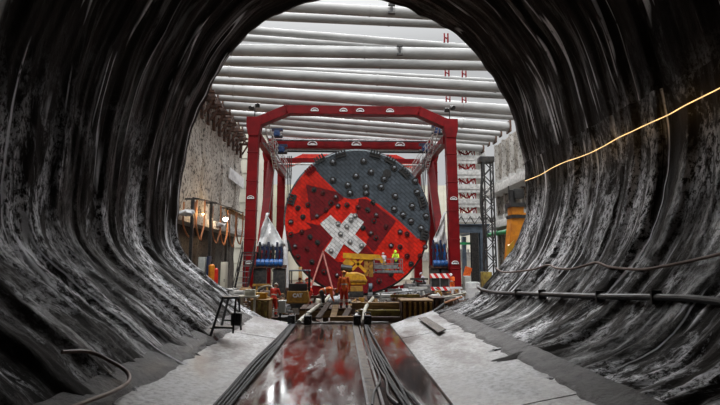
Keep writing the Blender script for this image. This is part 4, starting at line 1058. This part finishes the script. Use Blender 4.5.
# ================================================================== MIDDLE GROUND
def boxthing(name, px0, px1, py0, py1, Y, dep, m, label, cat, bevel=.02, ribs=0, top=None, ribm=None):
    a, c = P(px0, py1, Y), P(px1, py0, Y); r_ = thing(name, ((a.x+c.x)/2, Y+dep/2, a.z), label, cat)
    b = MB(); b.box(((a.x+c.x)/2, Y+dep/2, (a.z+c.z)/2), (c.x-a.x, dep, c.z-a.z), bevel=bevel); b.build('body', m, r_)
    if ribs:
        for k in range(ribs):
            x = a.x+(c.x-a.x)*(k+.5)/ribs; b = MB(); b.box((x, Y-.04, (a.z+c.z)/2), ((c.x-a.x)/ribs*.42, .2, (c.z-a.z)*.96)); b.build('rib', ribm or m, r_)
    b = MB(); b.box(((a.x+c.x)/2, Y+dep/2, c.z+.03), (c.x-a.x+.06, dep+.06, .06)); b.build('top_edge', top or m, r_)
    return r_
boxthing('sheet_pile_box', 402, 433, 301.5, 321, 23.2, 1.4, 'rust', 'olive-yellow ribbed sheet pile box at the right of the timbers', 'trench box', ribs=6, top='wood', ribm='ochre')
boxthing('sheet_pile_box', 434, 444, 299, 318, 23.8, 1.6, 'rust', 'rusty brown steel box right of the olive ribbed box', 'trench box', ribs=2)
boxthing('sheet_box', 250, 269, 301, 322, 24.6, 1.2, 'wood', 'tan sheet-sided box left of the banded person', 'box', ribs=3, top='ochre', ribm='olive')
boxthing('yellow_barrier', 254.5, 266.5, 294, 300.6, 25.2, .35, 'yellow', 'small yellow plastic barrier on top of the tan sheet box', 'barrier')
def bigstack(rows):
    for (px0, px1, py, Y, th, m, lab) in rows:
        a, c = P(px0, py, Y), P(px1, py, Y); b = MB(); b.bar(a, c, .3, th, bevel=.015)
        tag(b.build('timber_beam', m), lab, 'timber beam')
bigstack([(352, 399, 305.5, 23.9, .3, 'wood', 'tan timber beam on top of the stack right of the standing person'),
 (358, 400, 313, 23.5, .3, 'olive', 'yellow-brown timber beam in the middle of the stack'),
 (362, 400, 319.5, 23.0, .26, 'darkwood', 'dark lowest timber beam of the stack right of the standing person'),
 (330, 356, 318.5, 22.3, .2, 'wood', 'short pale timber lying crosswise at the end of the channel'),
 (292, 316, 317, 23.9, .3, 'darkwood', 'dark timber beam between the left connector boxes'),
 (318, 350, 324, 21.8, .16, 'darkwood', 'thin dark board lying at the channel end')])
# deck on which the two orange workers stand
zD = P(344, 307.5, 24).z
b = MB(); 
r_ = thing('timber_deck', (P(337, 307, 24.5).x, 24.6, PITZ), 'low plank deck under the standing person in orange', 'deck')
x0, x1 = P(300, 307, 24).x, P(351, 307, 24).x
for k in range(8):
    b = MB(); x = x0+(x1-x0)*(k+.5)/8; b.box((x, 24.7, zD-.06), ((x1-x0)/8*.9, 2.2, .1)); b.build('plank', 'darkwood' if k % 2 else 'rust', r_)
for y in (23.8, 25.4):
    b = MB(); b.box(((x0+x1)/2, y, zD-.28), (x1-x0, .22, .34)); b.build('bearer', 'wood', r_)
    for x in (x0+.2, (x0+x1)/2, x1-.2):
        b = MB(); b.box((x, y, (zD-.45+PITZ)/2), (.22, .22, zD-.45-PITZ)); b.build('post', 'darkwood', r_)
# second deck for left worker etc.: worker feet heights -> blocks
for i, lab in ((2, 'dark plate under the banded person'), (3, None), (4, None), (5, None), (6, None)):
    p = PE[i].location; h = p.z-PITZ
    if h > .03:
        b = MB(); b.box((p.x, p.y, PITZ+h/2), (1.3, 1.1, h), bevel=.02)
        tag(b.build('work_platform', 'rust'), {2: 'low dark platform under the person in banded overalls', 3: 'low dark platform under the person right of the excavator', 4: 'dark platform under the person in the pale shirt', 5: 'dark platform under the person in the lilac jacket', 6: 'dark platform at the foot of the right crane leg'}[i], 'platform')
    else: PE[i].location.z = PITZ
# leaning wood boards near workers
for (xa, ya, xb, yb, m, lab) in ((318, 318, 329, 303, 'darkwood', 'dark board leaning beside the bent person'), (333, 318, 336, 305, 'wood', 'pale board leaning between the two people in orange'), (344, 318, 349, 309, 'darkwood', 'dark board leaning at the feet of the standing person')):
    b = MB(); b.bar(P(xa, ya, 22.5), P(xb, yb, 23.3), .28, .06); tag(b.build('board', m), lab, 'board')
# connector boxes at channel end
CB = [(291.5, 325, 'black connector box where the left cable bundle ends'), (308, 322, 'black connector box right of the left bundle'), (357, 324, 'black connector box left of the white hose'), (367.5, 322, 'black connector box where the right cable bundle ends')]
for (px, py, lab) in CB:
    p = P(px, py, 20.6 if px < 300 else 20.4); p.z = .0; s_ = .36
    r_ = thing('connector_box', (p.x, p.y, 0.04), lab, 'connector box')
    b = MB(); b.box(p+V((0, 0, .04+s_*.5)), (s_*.85, .4, s_), bevel=.03); b.build('housing', 'black', r_)
    b = MB(); b.cyl(p+V((0, -.18, .2)), p+V((0, -.3, .2)), .09); b.cyl(p+V((.1, -.18, .36)), p+V((.1, -.27, .36)), .05); b.build('socket', 'dark', r_)
    b = MB(); b.tube([p+V((-.12, 0, .04+s_)), p+V((-.1, 0, .14+s_)), p+V((.1, 0, .14+s_)), p+V((.12, 0, .04+s_))], .02); b.build('carry_handle', 'dark', r_)
# white hoses
for (pts, lab) in (([(299, 322, 20.9), (306, 315, 22), (316, 307.5, 23.6), (325, 301, 25.4), (329, 296, 27)], 'dirty white hose rising from the left connector box to the bent person'),
                   ([(364, 321, 20.9), (364, 314, 21.8), (366, 307, 23.2), (370, 302, 25), (373, 298, 28)], 'dirty white hose curving over the timber stack')):
    b = MB(); b.tube([P(*q) for q in pts], .085, 10); tag(b.build('white_hose', 'hose_white'), lab, 'hose')
# barrier red white
def barrier():
    Y = 39; r_ = thing('striped_barrier', (P(441, 285, Y).x, Y, PITZ), 'red and white striped barrier before the right crane leg', 'barrier')
    for (y0, y1) in ((273.5, 278), (287, 290.5)):
        a, c = P(430, y1, Y), P(450, y0, Y); b = MB(); b.box(((a.x+c.x)/2, Y, (a.z+c.z)/2), (c.x-a.x, .05, c.z-a.z)); b.build('striped_rail', 'stripe', r_)
    for px in (431, 440, 449):
        p = P(px, 274, Y); b = MB(); b.box((p.x, Y+.06, (p.z+PITZ)/2), (.07, .05, p.z-PITZ)); b.box((p.x, Y+.06, PITZ+.04), (.12, .7, .08)); b.build('post', 'steel', r_)
    b = MB(); a, c = P(431, 286, Y+.1), P(449, 279, Y+.1); b.box(((a.x+c.x)/2, Y+.12, (a.z+c.z)/2), (c.x-a.x, .03, c.z-a.z)); b.build('mesh_infill', 'black', r_)
barrier()
# white plastic tank group at right below trestle
for i, (px, py, Y, r, h, lab) in enumerate(((473, 292, 36, .55, 1.3, 'round white container at the foot of the dark mast'), (481, 296, 33, .4, .8, 'small white container at the end of the black wall pipe'), (464, 296, 37, .35, .6, 'small pale drum left of the round white container'))):
    p = P(px, py, Y); r_ = thing('drum', (p.x, Y, PITZ), lab, 'drum')
    b = MB(); b.cyl((p.x, Y, PITZ), (p.x, Y, PITZ+h+.3), r, seg=24); 
    for k in range(3): b.cyl((p.x, Y, PITZ+.3+k*h*.35), (p.x, Y, PITZ+.36+k*h*.35), r*1.04, seg=24)
    b.build('shell', 'white' if i < 2 else 'pale', r_)
    b = MB(); b.cyl((p.x, Y, PITZ+h+.3), (p.x, Y, PITZ+h+.36), r*.85, seg=24); b.build('lid', 'boxgrey', r_)
cab(484, 492, 272, 290, 36, 'olive', 'control_cabinet', 'tan control cabinet beside the dark lattice mast', 'cabinet')
cab(465, 471, 276, 294, 44, 'boxgrey', 'control_cabinet', 'grey cabinet standing left of the dark trestle column', 'cabinet')
# orange warning sheet
b = MB(); b.box(P(467.5, 272, 48), (.7, .05, 1.0), Matrix.Rotation(.3, 4, 'Y')); q = P(467.5, 272, 48); b.bar((q.x, 48.05, PITZ), (q.x, 48.05, q.z), .06); tag(b.build('warning_banner', 'hivis_orange'), 'small orange and white banner left of the dark trestle column', 'banner')

# table / bench left with pale top
def bench():
    Y = 24.2; a, c = P(237, 297, Y), P(257, 297, Y); r_ = thing('work_bench', ((a.x+c.x)/2, Y, a.z-1.2), 'pale work bench at the left tunnel edge beside the black trestle', 'bench')
    b = MB(); b.box(((a.x+c.x)/2, Y+.35, a.z), (c.x-a.x, .9, .09), bevel=.01); b.build('bench_top', 'hose_white', r_)
    for x in (a.x+.12, c.x-.12):
        for dy in (0, .7):
            b = MB(); b.bar((x, Y+dy, a.z), (x, Y+dy, PITZ), .1); b.build('leg', 'hose_white', r_)
    b = MB(); b.box(((a.x+c.x)/2+.1, Y+.3, a.z+.2), (.5, .35, .3), bevel=.03); tag(b.build('tool_case', 'hose_white'), 'small pale tool case resting on the work bench', 'case')
bench()
# pale bin
boxthing('plastic_bin', 278.5, 285, 302, 313, 24.6, .5, 'boxgrey', 'small light grey plastic bin right of the banded person', 'bin')

# black trestle stool with bag at left slab
def trestle():
    tl, tr = P(223, 298, 15.2), P(236, 298, 15.2)
    bz = lambda px, py, Y: P(px, py, Y)
    r_ = thing('trestle_stand', G(226, 334, .33), 'black four-legged trestle stand on the left slab', 'stand')
    b = MB(); b.box((tl+tr)/2+V((0, .2, 0)), (tr.x-tl.x+.1, .35, .07), bevel=.01); b.build('top', 'black', r_)
    for (a, q) in ((tl, P(210.5, 336, 14.6)), (tr, P(233, 333, 14.6)), (tl+V((.08, .4, 0)), P(221, 328, 15.9)), (tr+V((0, .4, 0)), P(241, 330, 15.7))):
        b = MB(); b.bar(a, q, .055); b.build('leg', 'black', r_)
    b = MB(); b.bar(P(214, 327, 14.75), P(232.5, 328, 14.75), .04, .05); b.bar(P(223, 320, 15.6), P(239, 321, 15.6), .04); b.build('stretcher', 'black', r_)
    b = MB(); b.box(P(222, 327, 15.2), (.62, .5, .03)); b.build('lower_shelf', 'black', r_)
    p = P(236.5, 319, 15.1); b = MB(); b.box(p, (.32, .26, .4), bevel=.08); b.build('bag_body', 'black', None)
    o = COL.objects[-1]; o.name = 'black_bag'; tag(o, 'black bag hanging from the right side of the trestle stand', 'bag')
trestle()

# ---- cables on the floor
def floorpts(lst, z=.06): return [G(x, y, z) for x, y in lst]
for k in range(5):
    d = k*.062; L = [(-2.28+d, .0), (-2.22+d, 9.0), (-2.2+d*.95, 12.5), (-2.12+d*.9, 16), (-2.08+d*.6, 20.3)]
    b = MB(); b.tube([V((x+.02*math.sin(y*.8+k), y, .10 + (.03 if x < -2.1 else 0)-.04*(x > -2.05))) for x, y in L], .03, 8)
    tag(b.build('floor_cable', 'cable'), 'dark cable in the bundle along the left slab edge', 'cable', 'cables along the left slab edge')
for k in range(4):
    d = (0, .07, .13, .24)[k]; w_ = (.0, .02, -.03, .07)[k]; L = [(1.22+d, 1), (1.14+d+w_, 8), (1.05+d-w_, 10.5), (.96+d*.9, 13), (.9+d*.7+w_*.6, 16), (.93+d*.5, 20.0)]
    b = MB(); b.tube([V((x+.015*math.sin(y+k), y, .05)) for x, y in L], .03, 8)
    tag(b.build('floor_cable', 'cable'), 'dark cable in the bundle right of the middle joint', 'cable', 'cables right of the middle joint')
for k, lst in enumerate((([(372, 405), (374, 392), (380, 378), (372, 360), (366, 345), (362, 330)]), ([(398, 404), (388, 394), (386, 380), (378, 366), (372, 352), (368, 336), (366, 328)]))):
    b = MB(); b.tube(floorpts(lst, .04), .024, 8); tag(b.build('loose_cable', 'black'), ('thin loose black cable wandering along the middle joint', 'thin loose black cable wavering beside the right bundle')[k], 'cable')
# hose across slab end on the right
b = MB(); b.tube([P(371, 327, 20.3), P(385, 327.5, 20.35), P(398, 324, 20.6), P(411, 318.5, 21.2), P(424, 315.5, 22.3), P(436, 310, 23.0), P(444, 304, 23.6)], .07, 10); tag(b.build('black_hose', 'black'), 'black hose running from the channel end along the right slab end', 'hose')
b = MB(); b.prism([G(418, 318.5, .33), G(426, 317.5, .36), G(446, 330, .36), G(438, 333, .33)], (0, 0, .03))
tag(b.build('steel_plate', 'mud'), 'dark grey steel plate at the outer end of the right slab', 'plate')
# left foreground hose at the wall toe
b = MB(); b.tube([W(62, 352, .12), W(90, 352, .2), W(112, 362, .25), W(127, 372, .3), W(128, 382, .3), W(112, 392, .35), W(88, 401, .35), W(60, 412, .35)], .035, 10); tag(b.build('brown_hose', 'brownhose'), 'brown hose curling at the foot of the left tunnel wall', 'hose')
# cables on right tunnel wall
b = MB(); b.tube([W(478, 287), W(484, 290.5), W(500, 293), W(520, 293.5), W(560, 295), W(600, 296.5), W(640, 297), W(680, 298), W(705, 300), W(735, 304)], .075, 10); o = b.build('wall_pipe', 'black')
tag(o, 'thick black pipe running along the right tunnel wall', 'pipe')
for px, py in ((518, 293.5), (542, 294.3), (600, 296.5), (656, 297.3)):
    p = W(px, py, .2); b = MB(); b.box(p, (.22, .06, .3)); tag(b.build('pipe_clip', 'black'), 'small black clip holding the thick pipe to the right wall', 'clip', 'clips on the black wall pipe')
b = MB(); b.tube([W(x, y, .24) for x, y in ((496, 268), (503, 272), (518, 271.5), (535, 269), (548, 265), (556, 268), (570, 269), (585, 265.5), (597, 262.5), (610, 267), (640, 269.5), (665, 266), (690, 261), (720, 254), (740, 249))], .035, 8)
tag(b.build('wall_cable', 'brownhose'), 'brown cable sagging along the right tunnel wall above the black pipe', 'cable')
b = MB(); pts = [W(x, y, .3) for x, y in ((525, 181), (540, 175), (552, 168), (565, 162), (577, 158), (590, 153), (604, 146), (618, 138), (633, 131), (650, 123), (668, 115), (684, 106), (700, 98), (720, 88), (745, 74))]
b.tube(pts, .014, 8); tag(b.build('light_rope', 'rope'), 'glowing warm light rope slanting up the right tunnel wall', 'light rope')
for i in range(len(pts)-1):
    p = (pts[i]+pts[i+1])/2; l = bpy.data.lights.new('rope_light', 'POINT'); l.energy = .8; l.color = (1, .6, .22); l.shadow_soft_size = .06
    lo = bpy.data.objects.new('rope_light', l); COL.objects.link(lo); lo.location = p+(V((TCX, p.y, TCZ))-p).normalized()*.12

# ---- clutter in the pit (individual pieces)
CL = [(386, 292, 30, 'pale'), (395, 290, 33, 'steel'), (404, 288, 35, 'steel'), (412, 292, 30, 'rust'), (418, 288, 34, 'pale'), (426, 297, 27, 'wood'), (398, 297, 27, 'rust'), (377, 297, 30, 'steel'), (434, 294, 31, 'pale'), (441, 296, 29, 'dark'),
      (448, 298, 28, 'pale'), (457, 297, 30, 'steel'), (410, 281, 40, 'steel'), (419, 279, 41, 'dark'), (246, 287, 36, 'wood'), (240, 290, 34, 'pale'), (262, 285, 36, 'ochre'), (270, 290, 35, 'darkwood'), (290, 312, 25.5, 'dark'), (320, 297, 30, 'darkwood'),
      (332, 296, 31, 'steel'), (316, 301, 28, 'rust'), (405, 296, 26, 'olive'), (392, 301, 26, 'darkwood'), (425, 284, 38, 'steel'), (456, 288, 36, 'white'), (463, 300, 27, 'rust'), (228, 287, 37, 'pale'), (222, 292, 35, 'dark'), (236, 296, 33, 'rust')]
WHERE = ['just right of the lift wheels', 'behind the lift wheels', 'under the right edge of the basket', 'behind the olive ribbed box, leftmost there', 'standing left of the person in lilac', 'on the ground right behind the olive ribbed box',
 'in front of the lift, behind the timber stack', 'at the foot of the right lift wheel', 'just left of the striped barrier', 'in front of the striped barrier', 'before the foot of the right crane leg', 'right of the crane leg foot', 'at the lower right rim of the cutterhead',
 'far back between cutterhead and right jacks', 'behind the work bench', 'left of the black site stairs foot', 'below the left blue jacks', 'behind the small excavator, left', 'between bin and left connector boxes', 'behind the bent person, at the left',
 'behind the two people in orange', 'behind the bent person, nearest the excavator', 'next to the timber stack end', 'on the ground behind the timber stack', 'beside the feet of the person in lilac', 'at the right crane leg, beside the barrier', 'near the right tunnel toe',
 'near the cream locker', 'at the left tunnel edge below the gas cylinders', 'in front of the black site stairs']
WORD = {'pale': 'pale', 'steel': 'grey steel', 'rust': 'rusty', 'wood': 'tan wooden', 'dark': 'dark steel', 'ochre': 'ochre', 'darkwood': 'dark wooden', 'olive': 'olive', 'white': 'white'}
for i, (px, py, Y, m) in enumerate(CL):
    p = P(px, py, Y); h = max(.25, p.z-PITZ); w = rnd(.35, .7); t = i % 3; b = MB()
    side = 'left of the cutterhead' if px < 345 else 'right of the lift' if px < 430 else 'by the right crane leg'
    if t == 0:      # stacked crate with slats
        for k in range(max(2, int(h/.2))): b.box((p.x+.03*math.sin(k*5), Y, PITZ+.1+k*.2), (w*2, .9, .15), bevel=.01)
        for sx in (-1, 1): b.box((p.x+sx*w*.8, Y-.45, PITZ+h/2), (.1, .05, h))
        nm, cat, d = 'crate', 'crate', 'slatted crate'
    elif t == 1:    # frame / trestle
        for sx in (-1, 1):
            b.bar((p.x+sx*w, Y-.3, PITZ), (p.x+sx*w*.6, Y, PITZ+h), .1); b.bar((p.x+sx*w, Y+.3, PITZ), (p.x+sx*w*.6, Y, PITZ+h), .1)
        b.bar((p.x-w*1.2, Y, PITZ+h), (p.x+w*1.2, Y, PITZ+h), .16); b.bar((p.x-w*.8, Y-.15, PITZ+h*.5), (p.x+w*.8, Y-.15, PITZ+h*.5), .08)
        nm, cat, d = 'trestle', 'trestle', 'trestle'
    else:           # machine part: drum with flanges on a skid
        b.cyl((p.x-w, Y, PITZ+.15+h*.5), (p.x+w, Y, PITZ+.15+h*.5), h*.36, seg=18); b.cyl((p.x-w*.7, Y, PITZ+.15+h*.5), (p.x-w*.6, Y, PITZ+.15+h*.5), h*.45, seg=18); b.cyl((p.x+w*.6, Y, PITZ+.15+h*.5), (p.x+w*.7, Y, PITZ+.15+h*.5), h*.45, seg=18)
        for sy in (-1, 1): b.box((p.x, Y+sy*.3, PITZ+.08), (w*2.2, .14, .16))
        nm, cat, d = 'flanged_drum', 'drum', 'flanged drum on a skid'
    tag(b.build(nm, m), '%s %s %s' % (WORD[m], d, WHERE[i]), cat)
# uncountable small site rubble on the pit floor
def debris(label, x0, x1, y0, y1, n, seed, zt=.5):
    rr_ = random.Random(seed); b = MB(); mats = ['rust', 'steel', 'wood', 'pale', 'darkwood', 'dark', 'hose_white', 'ochre', 'mud']; idx = []
    for k in range(n):
        x, y = rr_.uniform(x0, x1), rr_.uniform(y0, y1); f0 = len(b.bm.faces); q = rr_.random(); z = PITZ+rr_.uniform(.03, zt)*rr_.random()
        Rm = Matrix.Rotation(rr_.uniform(0, 6.3), 4, 'Z') @ Matrix.Rotation(rr_.uniform(-.35, .35), 4, 'Y')
        if q < .4: b.box((x, y, z+.06), (rr_.uniform(.5, 1.8), rr_.uniform(.08, .25), rr_.uniform(.04, .14)), Rm)
        elif q < .7:
            d = Rm @ V((rr_.uniform(.4, 1.4), 0, 0)); c = V((x, y, z+.08)); b.cyl(c-d, c+d, rr_.uniform(.03, .09), seg=8)
        elif q < .9: b.box((x, y, z+.15), (rr_.uniform(.2, .6), rr_.uniform(.2, .5), rr_.uniform(.15, .5)), Rm, .015)
        else: b.cyl((x, y, PITZ), (x, y, PITZ+rr_.uniform(.25, .7)), rr_.uniform(.1, .25), seg=12)
        mi = rr_.randrange(len(mats)); b.bm.faces.ensure_lookup_table()
        for f in b.bm.faces[f0:]: f.material_index = mi
    # mounds of mud underneath
    o = b.build('site_debris', mats[0], smooth=0)
    for m_ in mats[1:]: o.data.materials.append(M[m_])
    tag(o, label, 'debris', kind='stuff')
debris('scattered rods, offcuts and planks on the ground right of the lift', 4.9, 9.6, 25.5, 41.3, 240, 3, .9)
debris('scattered scrap and planks on the ground around the small excavator', -7.6, -1.7, 26.3, 39.5, 240, 4, .6)
debris('small scrap lying behind the timber stack below the lift', .4, 3.3, 26.3, 36, 90, 5, .4)
debris('scrap pieces lying along the left ledge floor below the hoses', -11.8, -9.8, 28, 37, 60, 6, .6)
debris('scrap and pale offcuts on the ground near the blue-grey trestle', 12, 16.5, 33, 55, 140, 8, .9)
# loose rods / pipes strewn
for i, (xa, ya, xb, yb, Y, m, lab) in enumerate(((376, 294, 424, 290, 32, 'steel', 'long grey rod lying across the pit right of the lift wheels'), (405, 303, 432, 293, 25.6, 'rust', 'rusty rod slanting above the olive ribbed box'), (430, 300, 466, 293, 28, 'hose_white', 'pale rod lying before the striped barrier'),
        (210, 284, 240, 293, 34, 'steel', 'grey rod lying on the ground near the grey cabinet'), (444, 303, 462, 297, 26.5, 'copper', 'copper coloured rod right of the rusty box'))):
    b = MB(); b.cyl(P(xa, ya, Y), P(xb, yb, Y+.8), .06, seg=8); tag(b.build('rod', m), lab, 'rod')
# curved pale hose near banded worker
b = MB(); b.tube([P(254, 297, 26.8), P(260, 288, 26.8), P(270, 286, 26.6), P(275, 291, 26.3)], .05, 8); tag(b.build('pale_hose', 'hose_white'), 'pale hose arching over the small yellow barrier', 'hose')
# green trees beyond the left wall
b = MB()
for k in range(420):
    a, u, v = rnd(0, 2*PI), rnd(0, 1), rnd(-1, 1); c = V((-20.5+4.5*math.cos(a)*u, 98+2*math.sin(a), 26.5+3.2*v*math.sqrt(max(0, 1-u*u)))); 
    b.box(c, (.9, .9, .06), Matrix.Rotation(rnd(0, 6), 4, V((rnd(-1, 1), rnd(-1, 1), 1)).normalized()))
rt_ = thing('tree', (-20.5, 98, 0), 'green tree glimpsed above the far left wall behind the hall', 'tree'); b.build('foliage', 'leaf', rt_)
b = MB(); b.cyl((-20.5, 98, 0), (-20.5, 98, 25), .5, .3); b.build('trunk', 'darkwood', rt_)

# ================================================================== LIGHT
w = bpy.data.worlds.new('overcast_sky'); S.world = w; w.use_nodes = True; nt = w.node_tree; L = nt.links.new
bg = nt.nodes['Background']; tc = node(nt, 'ShaderNodeTexCoord'); n = node(nt, 'ShaderNodeTexNoise', Scale=2.0, Detail=4); L(tc.outputs['Generated'], n.inputs['Vector'])
r = node(nt, 'ShaderNodeValToRGB'); r.color_ramp.elements[0].color = (.82, .85, .88, 1); r.color_ramp.elements[1].color = (1, 1, 1, 1); L(n.outputs['Fac'], r.inputs[0]); L(r.outputs[0], bg.inputs['Color'])

sx = node(nt, 'ShaderNodeSeparateXYZ'); L(tc.outputs['Generated'], sx.inputs[0])
mr = node(nt, 'ShaderNodeMapRange'); L(sx.outputs[2], mr.inputs[0]); mr.inputs[1].default_value = .42; mr.inputs[2].default_value = .95; mr.inputs[3].default_value = .56; mr.inputs[4].default_value = 3.4
L(mr.outputs[0], bg.inputs['Strength'])
def sun(name, el, az, e, ang_, col=(1, 1, 1)):
    l = bpy.data.lights.new(name, 'SUN'); l.energy = e; l.angle = math.radians(ang_); l.color = col
    o = bpy.data.objects.new(name, l); COL.objects.link(o)
    d = V((math.sin(az)*math.cos(el), math.cos(az)*math.cos(el), -math.sin(el)))   # travel direction
    o.rotation_euler = d.to_track_quat('-Z', 'Y').to_euler(); return o
sun('sun', math.radians(57), math.radians(12), 2.8, 30)
sun('tunnel_fill_sun', math.radians(38), math.radians(176), 6.5, 50)
S.view_settings.view_transform = 'Standard'; S.view_settings.look = 'None'; S.view_settings.gamma = 1; S.view_settings.exposure = 0
S.view_settings.use_curve_mapping = False
